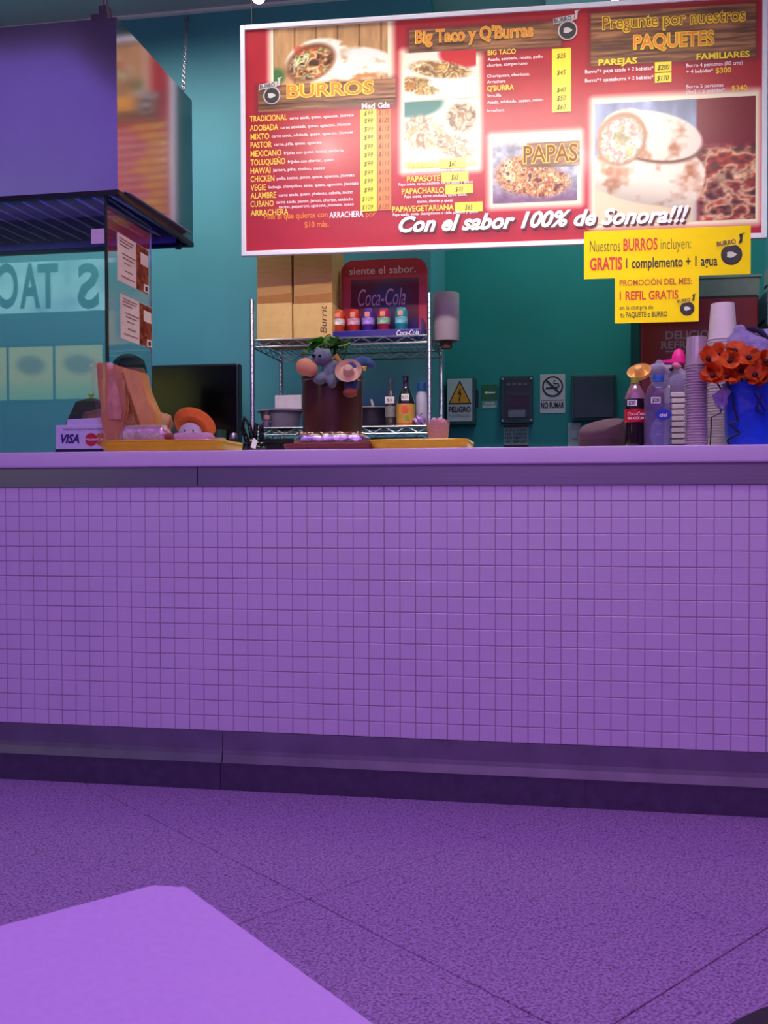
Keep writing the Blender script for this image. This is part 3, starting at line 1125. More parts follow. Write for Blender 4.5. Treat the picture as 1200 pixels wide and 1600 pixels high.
def sheet(x0, y0, x1, y1, yb0, label, lines, logo, off, bdg):
    u0, v1 = B(x0, y0)
    u1 = B(x1, y0)[0]
    v0 = B(x0, yb0)[1]
    loc = BP0+_bu*u0-_bn*off+np.array([0, 0, v0])
    t = thing('promotion_sheet', label, 'sign', tuple(loc), BRZ, 'yellow promotion sheets under the menu board')
    W, H = u1-u0, v1-v0
    plate(t, 'sheet', [(0, 0), (W, 0), (W, H), (0, H)], mat('yellow_card', (246, 210, 0), .6, var=.02, spec=.2), .001, .002)
    for s, a0, a1, yb, cap, m, bold, red in lines:
        uu, vv = B(a0, yb)
        ue = B(a1, yb)[0]
        c = B(a0, yb-cap)[1]-vv
        lettering(t, s, uu-u0, vv-v0, c, m, ue-uu, .002, bold)
    uu, vv = B(*logo)
    badge(t, uu-u0, vv-v0, bdg, .002, rim=M_INK, ban=mat('yellow_card_2', (246, 206, 10), .5))
    return t


sheet(912, 364, 1171, 357, 438, 'wide yellow sheet of the burrito offer hanging under the menu board', [
    ('Nuestros', 921, 968, 396, 18, M_INK, -.01, 0), ('BURROS', 973, 1026, 394, 18, M_RED, .02, 0), ('incluyen:', 1031, 1078, 392, 17, M_INK, -.01, 0),
    ('GRATIS', 921, 971, 424, 18, M_RED, .03, 0), ('1 complemento + 1 agua', 977, 1119, 421, 15, M_INK, .02, 0)], (1141, 400), .022, .038)
sheet(960, 433, 1090, 427, 507, 'smaller yellow promotion of the month sheet taped beneath the wide one', [
    ('PROMOCIÓN DEL MES:', 967, 1079, 449, 9, mat('rust_print', (176, 84, 20), .5), .02, 0), ('1 REFIL GRATIS', 967, 1058, 471, 13, M_RED, .02, 0),
    ('en la compra de', 967, 1019, 486, 6.5, M_INK, .005, 0), ('tu PAQUETE o BURRO', 968, 1041, 498, 8, M_INK, .015, 0)], (1072, 484), .0255, .026)

# spot lamps over the board: each a small can on a stem
M_BULB = mat('hot_lamp_lens', (255, 244, 226), .3, emit=60.0, var=.01)


def spot_lamp(x, Y, z, target, power, label, ang=70, blend=1.0):
    t = thing('spot_lamp', label, 'lamp', (x, Y, z), 0, 'spot lamps over the menu board')
    d = (Vector(target)-Vector((x, Y, z))).normalized()
    q = d.to_track_quat('-Z', 'Y')
    h = obj('can', lathe([(.034, .012), (.036, .0), (.036, .09), (.03, .115), (0, .12)], 20, caps=False), M_WHITE, t, True)
    ln = obj('lens', lathe([(0, .008), (.033, .008)], 20, caps=False), M_BULB, t)
    obj('bulb', lathe([(0, -.03), (.018, -.024), (.028, -.006), (.028, .007)], 18, caps=False), M_BULB, t, True)
    top_l = Vector((0, 0, .115))
    obj('stem', tube([tuple(top_l), (top_l.x, top_l.y, CEIL_Z-z)], .007, 8), M_WHITE, t)
    obj('ceiling_plate', lathe([(0, 0), (.04, 0), (.04, .012), (0, .012)], 18), M_WHITE, t, loc=(top_l.x, top_l.y, CEIL_Z-z-.012))
    l = bpy.data.lights.new('spot_light', 'SPOT')
    l.energy = power
    l.color = (1, .96, .9)
    l.spot_size = math.radians(ang)
    l.spot_blend = blend
    l.shadow_soft_size = .03
    lo = bpy.data.objects.new('spot_light', l)
    COL.objects.link(lo)
    lo.parent = t
    lo.rotation_mode = 'QUATERNION'
    lo.rotation_quaternion = q
    lo.location = d*.06+Vector((0, 0, -.035))
    return t


lp = at(404, -8, .5)
spot_lamp(lp[0], .5, lp[2], BP0+_bu*.15+np.array([0, 0, .5]), 4.5, 'leftmost small spot lamp glowing above the menu board corner', 100)
lp2 = at(690, -60, .45)
spot_lamp(lp2[0], .45, lp2[2], BP0+_bu*.88+np.array([0, 0, .45]), 5, 'middle small spot lamp out of view above the menu board', 90)
lp3 = at(962, -14, .5)
spot_lamp(lp3[0], .5, lp3[2], BP0+_bu*1.62+np.array([0, 0, .5]), 4, 'rightmost small spot lamp above the package prices', 100)

# ================================================================== wire rack behind the counter
RX0, RX1, RY0, RY1 = .446, 1.281, 1.35, 1.85
SH = (1.69, 1.278, .93)
rack = thing('wire_rack', 'chrome wire shelving rack behind the counter below the menu board', 'rack', (RX0, RY0, 0))
RW, RD = RX1-RX0, RY1-RY0
for x in (0, RW):
    for y in (0, RD):
        h = 1.88 if y == 0 else 1.72
        pst = obj('post', lathe([(0, 0), (.014, .0), (.014, .02), (.011, .022), (.011, h-.006), (.008, h), (0, h)], 14), M_CHROME, rack, True, loc=(x, y, 0))
        bb = bmesh.new()
        z = .06
        while z < h-.03:
            bm_lathe(bb, [(.0112, 0), (.0122, .002), (.0112, .004)], 12, (0, 0, z), False)
            z += .025
        tag(obj('notch_rings', bb, M_CHROME, pst, True), kind='stuff')
for sz in SH:
    bb = bmesh.new()
    for zz in (sz-.002, sz-.034):
        bm_tube(bb, [(0, 0, zz), (RW, 0, zz), (RW, RD, zz), (0, RD, zz)], .0042, 6, True)
    obj('shelf_frame', bb, M_CHROME, rack, True)
    bb = bmesh.new()
    for y in (0, RD):
        npt = 16
        pts = [(RW*k/npt, y, sz-.004 if k % 2 == 0 else sz-.032) for k in range(npt+1)]
        bm_tube(bb, pts, .0028, 6)
    for x in (0, RW):
        pts = [(x, RD*k/10, sz-.004 if k % 2 == 0 else sz-.032) for k in range(11)]
        bm_tube(bb, pts, .0028, 6)
    tag(obj('shelf_truss', bb, M_CHROME, rack, True), kind='stuff')
    bb = bmesh.new()
    for k in range(1, 30):
        bm_tube(bb, [(RW*k/30, 0, sz+.0015), (RW*k/30, RD, sz+.0015)], .0018, 5)
    for y in (RD*.33, RD*.67):
        bm_tube(bb, [(0, y, sz-.003), (RW, y, sz-.003)], .003, 6)
    tag(obj('shelf_wires', bb, M_CHROME, rack, True), kind='stuff')
# arm with a wooden peg that carries the paper roll at the right end
ra = at(697, 530, 1.72)
bb = bmesh.new()
bm_tube(bb, [(RW, ra[1]-RY0, 1.695), (ra[0]-RX0, ra[1]-RY0, 1.695)], .006)
obj('roll_arm', bb, M_CHROME, rack)
obj('roll_peg', lathe([(0, 1.68), (.026, 1.68), (.03, 1.69), (.028, 1.715), (0, 1.715)], 18), mat('brown_wood_peg', (96, 62, 48), .6), rack, True, loc=(ra[0]-RX0, ra[1]-RY0, 0))
ST = SH[0]+.0035
SM = SH[1]+.0035
rt = at(697, 459, 1.72)[2]
rr = (at(718, 495, 1.72)[0]-at(677, 495, 1.72)[0])/2
roll = thing('paper_roll', 'large grey paper towel roll standing beside the rack', 'paper roll', (ra[0], ra[1], 1.7152))
hh = rt-1.7152
obj('paper', lathe([(.02, 0), (rr-.002, 0), (rr, .003), (rr, hh-.003), (rr-.002, hh), (.02, hh)], 36, caps=False), mat('grey_paper_roll', (176, 158, 166), .8, var=.05, scale=12), roll, True)
obj('core', lathe([(.0205, 0), (.0205, hh), (.017, hh), (.017, 0)], 24, caps=False), mat('cardboard_core', (130, 96, 76), .8), roll, True)

# tall kraft boxes on the top shelf
M_KRAFT = mat('kraft_cardboard', (196, 146, 82), .75, var=.08, scale=10, aniso=(1, 1, 8))
M_KRAFTL = mat('kraft_tape', (230, 188, 112), .6, var=.06)


def kraft(x0, x1, Y0, Y1, ytop, label, text=None):
    a, b = at(x0, 520, Y0), at(x1, 520, Y0)
    H = at(x0, ytop, Y0)[2]-ST
    t = thing('cardboard_box', label, 'box', (a[0], Y0, ST), 0, 'kraft boxes on the rack')
    W = b[0]-a[0]
    obj('body', box(0, W, 0, Y1-Y0, 0, H, .004), M_KRAFT, t)
    zt = at(x0, 475, Y0)[2]-ST
    obj('lower_sleeve', box(-.0015, W+.0015, -.002, Y1-Y0, .002, zt, .002), M_KRAFTL, t)
    obj('flap', prism([(.004, zt), (W-.004, zt), (W-.004, zt+.045), (.004, zt+.035)], -.0016, -.0002), mat('orange_kraft', (178, 118, 56), .7), t)
    if text:
        lettering(t, text, W*.86, .03, .03, mat('brown_stamp', (90, 52, 30), .6), zt*.75, .0035, 0, .2, rot=math.pi/2)
    return t


kraft(402, 456, 1.42, 1.7, 380, 'left tall kraft cardboard box on the top rack shelf')
kraft(459, 519, 1.42, 1.7, 380, 'right tall kraft cardboard box printed with a brown word', 'Burrit')

# soft drink display on the top shelf
a, b = at(533, 520, 1.58), at(668, 520, 1.58)
DW = b[0]-a[0]
DH = at(600, 405, 1.58)[2]-ST
disp = thing('drink_display', 'red drink display stand with a rounded header and blue tray', 'display stand', (a[0], 1.58, ST))
M_DRED = mat('display_red', (176, 20, 32), .3, var=.05, coat=.3)
M_DBLUE = mat('display_blue', (24, 20, 130), .35, var=.06, coat=.3)
M_DDK = mat('display_maroon', (92, 20, 44), .35, var=.25, scale=9)
obj('back_panel', prism(rrect(0, DW, .02, DH, .06), 0, .03), M_DRED, disp)


def dfn(s, t):
    c = mix(np.broadcast_to(C3((96, 30, 48)), s.shape+(3,)), C3((60, 56, 96)), ell(s, t, .55, .62, .4, .42, 0, .6))
    c = mix(c, C3((24, 16, 120)), np.clip((.42-t)*3, 0, 1))  # purple and blue glow behind the cans, painted into the panel
    return mix(c, C3((120, 84, 88)), np.clip((t-.86)*8, 0, 1)*.6)


picture(disp, 'glow_graphic', DW*.12, DW*.9, .03, DH*.77, 40, 40, dfn, M_PRINTM, .0015)
lettering(disp, 'siente el sabor.', DW*.1, DH*.83, DH*.085, mat('pale_red_print', (226, 176, 176), .4), DW*.77, .002, .01)
lettering(disp, 'Coca-Cola', DW*.2, DH*.45, DH*.2, mat('rose_print', (190, 140, 165), .4), DW*.55, .003, 0, .3)
tx0 = at(516, 520, 1.44)[0]-a[0]
obj('tray', box(tx0, DW-.008, -.15, -.0005, 0, .04, .003), M_DBLUE, disp)
lettering(disp, 'Coca-Cola', DW*.7, .01, .024, M_PWHITE, DW*.25, .152, .02, .3)
obj('tray_end', box(DW-.012, DW-.008, -.15, -.0005, .0405, .09), M_DBLUE, disp)


def can(x, label, body, band, lid, mark, markcol, tallneck=False):
    Y = 1.50
    p = at(x, 500, Y)
    t = thing('drink_can', label, 'can', (p[0], Y, ST+.0402), 0, 'drink cans on the display tray')
    m1 = mat('can_'+label.split()[0]+'_'+label.split()[1], body, .3, .25, var=.1, scale=20)
    r = .030
    obj('body', lathe([(.02, 0), (.024, .002), (r, .01), (r, .092), (.024, .105), (.022, .107)], 26), m1, t, True)
    obj('band', lathe([(r+.0006, .035), (r+.0006, .066)], 26, caps=False), mat('can_band_'+label.split()[0]+label.split()[1], band, .35, .1, var=.5, scale=45), t, True)
    obj('lid', lathe([(.0235, .1065), (.0235, .109), (.02, .1075), (0, .1075)], 22, caps=False), mat('can_lid_'+label.split()[0], lid, .3, .6), t, True)
    obj('tag', box(-.012, .012, -r-.0016, -r-.0006, .07, .092), mat('can_tag', mark, .6), t)
    return t


can(529, 'orange white soda can at the left end of the tray', (222, 84, 30), (240, 224, 214), (210, 190, 190), (232, 150, 120), 0)
can(553, 'red pink soda can second on the tray', (206, 50, 40), (226, 160, 176), (214, 90, 80), (210, 64, 50), 0)
can(575.5, 'purple lilac soda can in the middle of the tray', (90, 40, 150), (170, 140, 214), (150, 120, 180), (120, 70, 160), 0)
can(599.5, 'red green soda can with fruit band on the tray', (176, 40, 84), (150, 190, 150), (196, 70, 90), (190, 60, 70), 0)
can(627, 'teal silver soda can at the right end of the tray', (50, 150, 160), (120, 190, 196), (190, 200, 210), (240, 236, 236), 0)

# things on the middle shelf
X, W, H = span(432, 473, 618, 1.5, SM)
zt = at(450, 641, 1.5)[2]
t = thing('plastic_tub', 'grey plastic tub on the middle shelf under the napkin box', 'tub', (at(437, 650, 1.5)[0], 1.52, SM))
hb_ = zt-SM
obj('body', lathe([(0, 0), (.075, 0), (.085, .006), (.1, hb_-.008), (.112, hb_-.006), (.112, hb_), (.098, hb_), (.083, .01), (0, .008)], 36), mat('grey_plastic_tub', (120, 112, 128), .45), t, True)
obj('rim_ring', tube([(.112*math.cos(k*math.pi/16), .112*math.sin(k*math.pi/16), hb_-.004) for k in range(32)], .0035, 6, True), mat('grey_rim', (140, 130, 146), .4), t, True)
obj('lid', lathe([(0, hb_), (.1, hb_), (.1, hb_+.003), (0, hb_+.003)], 32), mat('grey_lid', (132, 124, 140), .45), t)
t = thing('napkin_box', 'white carton box resting on the grey tub', 'box', (X, 1.52, zt+.0032))
obj('carton', box(-W/2, W/2, -.045, .045, 0, at(450, 618, 1.5)[2]-zt-.004, .003), mat('white_carton', (206, 196, 200), .6), t)
obj('slot', box(W/2-.002, W/2+.0008, -.02, .02, .015, .03), M_INK, t)
t = thing('figurine', 'tiny figurine with a pink face left of the grey tub', 'figurine', (at(419, 660, 1.42)[0], 1.40, SM))
obj('body', lathe([(0, 0), (.018, .0), (.02, .01), (.015, .03), (.008, .038), (0, .038)], 16), mat('violet_toy', (90, 74, 110), .6), t, True)
obj('head', lathe([(0, .034), (.012, .04), (.016, .052), (.012, .064), (0, .068)], 16), mat('pink_toy', (206, 150, 140), .6), t, True)
obj('cap', lathe([(.0, .068), (.018, .062), (.013, .076), (0, .082)], 16), mat('dark_toy_cap', (50, 36, 56), .6), t, True)
obj('arm', tube([(-.014, -.006, .03), (-.022, -.014, .022), (-.016, -.02, .018)], .005), mat('violet_toy', (90, 74, 110), .6), t, True)
obj('arm', tube([(.014, -.006, .03), (.022, -.014, .022), (.016, -.02, .018)], .005), mat('violet_toy', (90, 74, 110), .6), t, True)

t = thing('cooking_pot', 'dark grey cooking pot on the middle shelf beside the sauce bottles', 'pot', (at(582, 660, 1.55)[0], 1.56, SM))
hp = at(582, 638, 1.55)[2]-SM
M_POT = mat('dark_enamel_pot', (52, 46, 62), .35, .3)
obj('body', lathe([(0, 0), (.06, 0), (.078, .012), (.082, hp-.006), (.088, hp), (.08, hp), (.074, .014), (0, .008)], 32), M_POT, t, True)
obj('rim', tube([(.086*math.cos(k*math.pi/16), .086*math.sin(k*math.pi/16), hp) for k in range(32)], .004, 6, True), mat('pale_pot_rim', (150, 144, 150), .35, .5), t, True)
for s in (-1, 1):
    obj('handle', tube([(s*.08, -.02, hp*.7), (s*.105, -.016, hp*.72), (s*.105, .016, hp*.72), (s*.08, .02, hp*.7)], .005), M_POT, t, True)
t = thing('wooden_spoon', 'pale wooden spoon leaning out of the dark pot', 'spoon', (at(585, 650, 1.55)[0], 1.55, SM+.012))
obj('handle', tube([(.02, 0, 0), (.0, .0, .07), (-.016, 0, at(585, 624, 1.55)[2]-SM-.012)], .006), mat('pale_wood', (196, 184, 168), .6), t, True)
obj('bowl', lathe([(0, 0), (.012, .004), (.014, .016), (.006, .03), (0, .03)], 14), mat('pale_wood', (196, 184, 168), .6), t, True, loc=(.02, 0, 0))


def sauce(x0, x1, ytop, Y, label, prof, glass, parts):
    X, W, H = span(x0, x1, ytop, Y, SM)
    t = thing('sauce_bottle', label, 'bottle', (X, Y, SM), 0, 'bottles on the middle shelf')
    obj('glass', lathe([(r*W/2, z*H) for r, z in prof], 26), glass, t, True)
    for nm, r0, z0, r1, z1, m in parts:
        obj(nm, lathe([(r0*W/2+.0006, z0*H), (r1*W/2+.0006, z1*H)], 26, caps=False), m, t, True)
    return t, W, H


PROF = [(0, 0), (.92, 0), (1, .02), (1, .46), (.86, .56), (.42, .74), (.3, .8), (.3, .97), (.34, .975), (.34, 1), (0, 1)]
t, W, H = sauce(602, 619, 592, 1.46, 'slim clear sauce bottle with a white price tag on the shelf', PROF, mat('dark_clear_sauce', (74, 62, 60), .12, var=.2, coat=.6),
                [('label_band', 1, .2, 1, .42, mat('grey_label', (130, 126, 120), .5, var=.3, scale=60)), ('cap', .36, .9, .36, 1.0, mat('grey_cap', (70, 70, 80), .4))])
obj('price_tag', box(-.022, .022, -W/2-.002, -W/2, H*.48, H*.62), mat('tag_white', (226, 220, 214), .6), t)
lettering(t, '$5', -.012, H*.52, .014, M_INK, .024, W/2+.0026)
t, W, H = sauce(620, 648.5, 588, 1.43, 'big dark sauce bottle with a yellow label and price tag', PROF, mat('black_sauce', (20, 12, 14), .12, var=.1, coat=.8),
                [('label_band', 1, .04, 1, .44, mat('mustard_label', (206, 150, 60), .5, var=.12)), ('lower_label', 1.005, .0, 1.005, .06, mat('orange_label', (206, 96, 30), .5))])
obj('price_tag', box(-.014, .022, -W/2-.003, -W/2-.001, H*.5, H*.63), mat('tag_white', (226, 220, 214), .6), t)
lettering(t, '$25', -.01, H*.54, .012, M_INK, .028, W/2+.0036)
obj('chili_print', prism(disc(.002, H*.33, .017, 18), -W/2-.0024, -W/2-.001), mat('red_spot', (220, 80, 50), .5), t)
obj('lime_print', prism(disc(.012, H*.16, .012, 16), -W/2-.0024, -W/2-.001), mat('green_spot', (120, 150, 40), .5), t)
t, W, H = sauce(650, 668, 598, 1.52, 'white bottle with a blue cap behind the rack post', [(0, 0), (1, 0), (1, .7), (.7, .8), (.7, .9), (0, .9)], mat('white_bottle', (190, 184, 200), .4),
                [('cap', .74, .8, .74, 1.0, mat('blue_cap', (30, 80, 130), .4)), ('cap_top', .74, 1.0, .0, 1.0, mat('blue_cap', (30, 80, 130), .4))])
bagm = mat('lilac_plastic', (150, 110, 170), .3, var=.25, scale=25)
t = thing('plastic_packet', 'small crumpled lilac packet beside the dark sauce bottle', 'packet', (at(655, 665, 1.40)[0], 1.40, SM))
bb = bmesh.new()
bmesh.ops.create_icosphere(bb, subdivisions=3, radius=1)
for v in bb.verts:
    k = 1+.18*math.sin(v.co.x*7+v.co.z*5)+.1*math.sin(v.co.y*11)
    v.co = Vector((v.co.x*.028*k, v.co.y*.02*k, max(-.022, v.co.z*.024*k)+.022))
obj('wrap', bb, bagm, t, True)
obj('twist', tube([(0, 0, .04), (.006, .002, .052), (.014, .0, .058)], .004), bagm, t)
t = thing('crate', 'black plastic crate under the middle rack shelf', 'crate', (RX0+.04, 1.38, SH[2]+.0035))
CW, CH_ = RW-.08, 1.225-SH[2]
bb = bmesh.new()
bm_box(bb, 0, CW, 0, .42, 0, .012)
obj('base', bb, M_DARK, t)
for a in ((0, CW, 0, .01), (0, CW, .41, .42), (0, .01, .01, .41), (CW-.01, CW, .01, .41)):
    obj('side', box(a[0], a[1], a[2], a[3], .012, CH_), M_DARK, t)
for k in range(5):
    obj('rib', box(CW*(k+.5)/5-.008, CW*(k+.5)/5+.008, -.008, -.0002, .02, CH_-.02), M_DARK, t)
obj('lip', box(-.008, CW+.008, -.01, -.0005, CH_-.02, CH_), M_DARK, t)

# ================================================================== back worktable, monitor, dome, staff member
tb = thing('work_table', 'steel work table along the teal wall behind the counter', 'table', (-2.2, 1.32, 0))
obj('table_top', box(0, 2.58, 0, .6, .87, .9, .004), M_STEEL, tb)
for x in (.05, 2.53):
    for y in (.05, .55):
        obj('leg', box(x-.02, x+.02, y-.02, y+.02, 0, .87), M_STEEL, tb)
obj('under_shelf', box(.05, 2.53, .05, .55, .2, .22), M_STEEL, tb)
a, b = at(236, 600, 1.62), at(372, 600, 1.62)
H = at(300, 569, 1.62)[2]-.9
mon = thing('monitor', 'black flat monitor standing against the teal wall', 'monitor', (a[0], 1.62, .9))
W = b[0]-a[0]
M_SCREEN = mat('dark_screen', (3, 4, 5), .12, var=.1)
obj('housing', box(0, W, .004, .07, .06, H, .008), M_DARK, mon)
obj('screen', box(.012, W-.012, 0, .0035, .075, H-.012), M_SCREEN, mon)
obj('stand', box(W*.3, W*.7, .03, .055, .012, .06), M_DARK, mon)
obj('foot', box(W*.2, W*.8, -.06, .12, 0, .012, .004), M_DARK, mon)
X, W, H = span(108, 158, 620, 1.45, .9)
t = thing('domed_lid', 'black domed lid behind the card sign', 'lid', (at(140, 640, 1.45)[0], 1.47, .9))
obj('pan', lathe([(0, 0), (.1, 0), (.13, .02), (.14, .22), (.135, .22), (.0, .2)], 32), M_DARK, t, True)
hd = at(140, 620, 1.45)[2]-.9
obj('dome', lathe([(.142, .222), (.14, .26), (.12, .22+(hd-.22)*.62), (.075, .22+(hd-.22)*.92), (0, hd)], 36, caps=False), M_MATTE, t, True)
obj('knob', lathe([(0, hd), (.01, hd), (.016, hd+.012), (.01, hd+.022), (0, hd+.022)], 14), M_DARK, t, True)

M_SKIN = mat('skin', (166, 104, 78), .55, var=.06, scale=12)
M_SHIRT = mat('dark_shirt', (20, 18, 24), .8, var=.2)
M_HAIR = mat('black_hair', (14, 10, 10), .5, var=.3, scale=90, bump=.4, bscale=160)


def skin_body(name, verts, edges, radii, m, parent, sub=2):
    me = bpy.data.meshes.new(name)
    me.from_pydata(verts, edges, [])
    o = bpy.data.objects.new(name, me)
    COL.objects.link(o)
    md = o.modifiers.new('skin', 'SKIN')
    md.use_smooth_shade = True
    for i, r in enumerate(radii):
        me.skin_vertices[0].data[i].radius = r if isinstance(r, tuple) else (r, r)
    me.skin_vertices[0].data[0].use_root = True
    s = o.modifiers.new('sub', 'SUBSURF')
    s.levels = sub
    s.render_levels = sub
    dg = bpy.context.evaluated_depsgraph_get()
    m2 = bpy.data.meshes.new_from_object(o.evaluated_get(dg))
    bpy.data.objects.remove(o)
    m2.polygons.foreach_set('use_smooth', [True]*len(m2.polygons))
    return obj(name, m2, m, parent)


hp_ = at(200, 549, 1.08)
PZ = hp_[2]-.02      # crown of the head
per = thing('person', 'staff member in a dark shirt with black hair standing behind the wrapped bag', 'person', (hp_[0], 1.08, 0), math.radians(35))
# figure facing local -y, head bowed a little; k scales to the crown height
k = PZ/1.60
V = [(0, 0, .84), (0, .0, 1.0), (0, .01, 1.16), (0, .01, 1.28), (0, -.005, 1.37), (0, -.02, 1.42),
     (.09, 0, .82), (.10, -.01, .45), (.10, .02, .08), (.10, -.08, .03), (.10, -.15, .025),
     (-.09, 0, .82), (-.10, -.01, .45), (-.10, .02, .08), (-.10, -.08, .03), (-.10, -.15, .025),
     (.16, .01, 1.30), (.205, .01, 1.10), (.22, -.08, .93), (.215, -.17, .96), (.212, -.22, .975),
     (-.16, .01, 1.30), (-.205, .01, 1.10), (-.22, -.08, .93), (-.215, -.17, .96), (-.212, -.22, .975)]
Ed = [(0, 1), (1, 2), (2, 3), (3, 4), (4, 5), (0, 6), (6, 7), (7, 8), (8, 9), (9, 10), (0, 11), (11, 12), (12, 13), (13, 14), (14, 15),
      (3, 16), (16, 17), (17, 18), (18, 19), (19, 20), (3, 21), (21, 22), (22, 23), (23, 24), (24, 25)]
Rd = [(.13, .10), (.125, .095), (.14, .10), (.13, .09), .055, .05, .085, .06, .045, .04, .03, .085, .06, .045, .04, .03,
      .06, .048, .04, .03, .03, .06, .048, .04, .03, .03]
for s, wi in ((1, 20), (-1, 25)):
    wx, wy, wz = V[wi]
    for q in range(4):
        fx = wx+(q-1.5)*.018
        L = (.034, .04, .037, .028)[q]
        i0 = len(V)
        V += [(fx, wy-.055, wz+.002), (fx, wy-.055-L*.6, wz-.006), (fx, wy-.055-L, wz-.022), (fx, wy-.05-L*1.1, wz-.04)]
        Rd += [.0095, .009, .0085, .007]
        Ed += [(wi, i0), (i0, i0+1), (i0+1, i0+2), (i0+2, i0+3)]
    i0 = len(V)
    V += [(wx-s*.03, wy-.02, wz-.008), (wx-s*.042, wy-.045, wz-.018), (wx-s*.042, wy-.066, wz-.028)]
    Rd += [.012, .0105, .008]
    Ed += [(wi, i0), (i0, i0+1), (i0+1, i0+2)]
V = [(x*k, y*k, z*k) for x, y, z in V]
skin_body('body', V, Ed, Rd, M_SKIN, per)
# head with brow, nose, chin and ears as one soft skin
hz = PZ-.115
hx, hy = 0, -.045
remeshed('head', [((hx, hy+.012, hz+.02), (.072, .088, .09), (0, 0, 0)), ((hx, hy-.025, hz-.05), (.05, .055, .055), (0, 0, 0)), ((hx, hy-.082, hz-.02), (.012, .018, .022), (.4, 0, 0)),
                  ((hx, hy-.06, hz-.062), (.028, .022, .012), (0, 0, 0)), ((hx-.072, hy+.012, hz-.005), (.01, .02, .03), (0, 0, 0)), ((hx+.072, hy+.012, hz-.005), (.01, .02, .03), (0, 0, 0)),
                  ((hx, hy+.02, hz-.1), (.048, .05, .06), (0, 0, 0))], .006, 4, M_SKIN, per)
for s in (-1, 1):
    obj('eye', lathe([(0, -.008), (.008, -.003), (.009, .003), (0, .009)], 12), mat('eye_white', (200, 190, 186), .3), per, True, loc=(hx+s*.028, hy-.072, hz+.003))
    obj('brow', tube([(hx+s*.014, hy-.082, hz+.026), (hx+s*.03, hy-.08, hz+.031), (hx+s*.046, hy-.07, hz+.026)], .004), M_HAIR, per)
obj('mouth', tube([(hx-.022, hy-.08, hz-.058), (hx, hy-.085, hz-.056), (hx+.022, hy-.08, hz-.058)], .003), mat('lip', (120, 60, 54), .5), per)
remeshed('hair', [((hx, hy+.03, hz+.045), (.08, .088, .078), (0, 0, 0)), ((hx, hy+.06, hz-.01), (.072, .055, .07), (0, 0, 0)), ((hx, hy-.035, hz+.075), (.06, .045, .03), (.5, 0, 0))], .006, 4, M_HAIR, per)
remeshed('shirt', [((0, .005*k, 1.12*k), (.175, .125, .2), (0, 0, 0)), ((0, .0, .92*k), (.17, .13, .17), (0, 0, 0)), ((0, .01, 1.27*k), (.2, .1, .085), (0, 0, 0)), ((.195*k, .01, 1.2*k), (.07, .07, .11), (0, .2, 0)), ((-.195*k, .01, 1.2*k), (.07, .07, .11), (0, -.2, 0))], .012, 6, M_SHIRT, per)
remeshed('trousers', [((.1*k, 0, .66*k), (.1, .11, .22), (0, 0, 0)), ((-.1*k, 0, .66*k), (.1, .11, .22), (0, 0, 0)), ((.1*k, .005, .34*k), (.08, .085, .26), (0, 0, 0)), ((-.1*k, .005, .34*k), (.08, .085, .26), (0, 0, 0)), ((0, 0, .8*k), (.165, .125, .1), (0, 0, 0))], .012, 6, mat('dark_trousers', (24, 24, 34), .8), per)

# ================================================================== things on the counter, left
M_TRAYY = mat('yellow_plastic_tray', (255, 210, 34), .3, var=.06, coat=.2)
M_TRAYR = mat('brown_plastic_tray', (150, 74, 66), .4, var=.06)


def tray(x0, x1, Y, dp, ytop, m, label):
    X, W, H = span(x0, x1, ytop, Y)
    H = max(H, .012)
    t = thing('serving_tray', label, 'tray', (X, Y+dp/2, TOP_Z))
    w2, d2 = W/2, dp/2
    bb = bmesh.new()
    lv = [(w2-.02, d2-.02, 0, 0), (w2-.008, d2-.008, .002, 0), (w2-.002, d2-.002, H*.4, 0), (w2, d2, H*.8, 0), (w2-.001, d2-.001, H, 0), (w2-.004, d2-.004, H+.0015, 0), (w2-.016, d2-.016, .008, 0), (w2-.034, d2-.034, .005, 0)]
    rings = []
    for a_, b_, z_, _ in lv:
        r_ = min(.05, a_*.8, b_*.8)
        rings.append([bb.verts.new((px, py, z_)) for px, py in rrect(-a_, a_, -b_, b_, r_, 6)])
    for q, r_ in zip(rings[:-1], rings[1:]):
        n_ = len(q)
        for i in range(n_):
            j = (i+1) % n_
            bb.faces.new((q[i], q[j], r_[j], r_[i]))
    bb.faces.new(rings[0][::-1])
    bb.faces.new(rings[-1])
    obj('dish', bb, m, t, True)
    bb = bmesh.new()
    bm_tube(bb, [(px, py, H+.001) for px, py in rrect(-w2+.002, w2-.002, -d2+.002, d2-.002, .05, 6)], .0035, 6, True)
    obj('rolled_rim', bb, m, t, True)
    return t


tray(150, 342, -.015, .29, 689, M_TRAYY, 'yellow plastic tray under the wrapped bag at the left')
tray(574, 731, .02, .3, 687.5, M_TRAYY, 'yellow plastic tray holding the pink drink')
tray(438, 577, .0, .24, 694, M_TRAYR, 'reddish brown tray under the foil roll')

# card payment sign box
X, W, H = span(87, 176, 668, .17)
t = thing('card_sign', 'white card payment box with card logos on the counter', 'box', (X, .17, TOP_Z))
M_CARD = mat('white_card_box', (214, 208, 232), .5, var=.03)
hs = at(120, 664, .17)[2]-TOP_Z
obj('box', box(-W/2, W/2, 0, .1, 0, hs, .002), M_CARD, t)
obj('tilted_lid', prism([(-W/2+.03, hs), (W/2, hs), (W/2, hs+.028), (-W/2+.036, hs+.022)], .02, .024), M_CARD, t)
obj('dark_stripe', box(-W/2, W/2, -.0014, -.0002, .002, .02), mat('navy_stripe', (26, 20, 60), .5), t)
lettering(t, 'VISA', -W*.4, hs*.4, hs*.28, mat('visa_blue', (36, 30, 110), .5), W*.32, .002, .03, .3)
plate(t, 'card_emblem', disc(W*.13, hs*.5, hs*.22), mat('card_red', (196, 40, 60), .5), .0015)
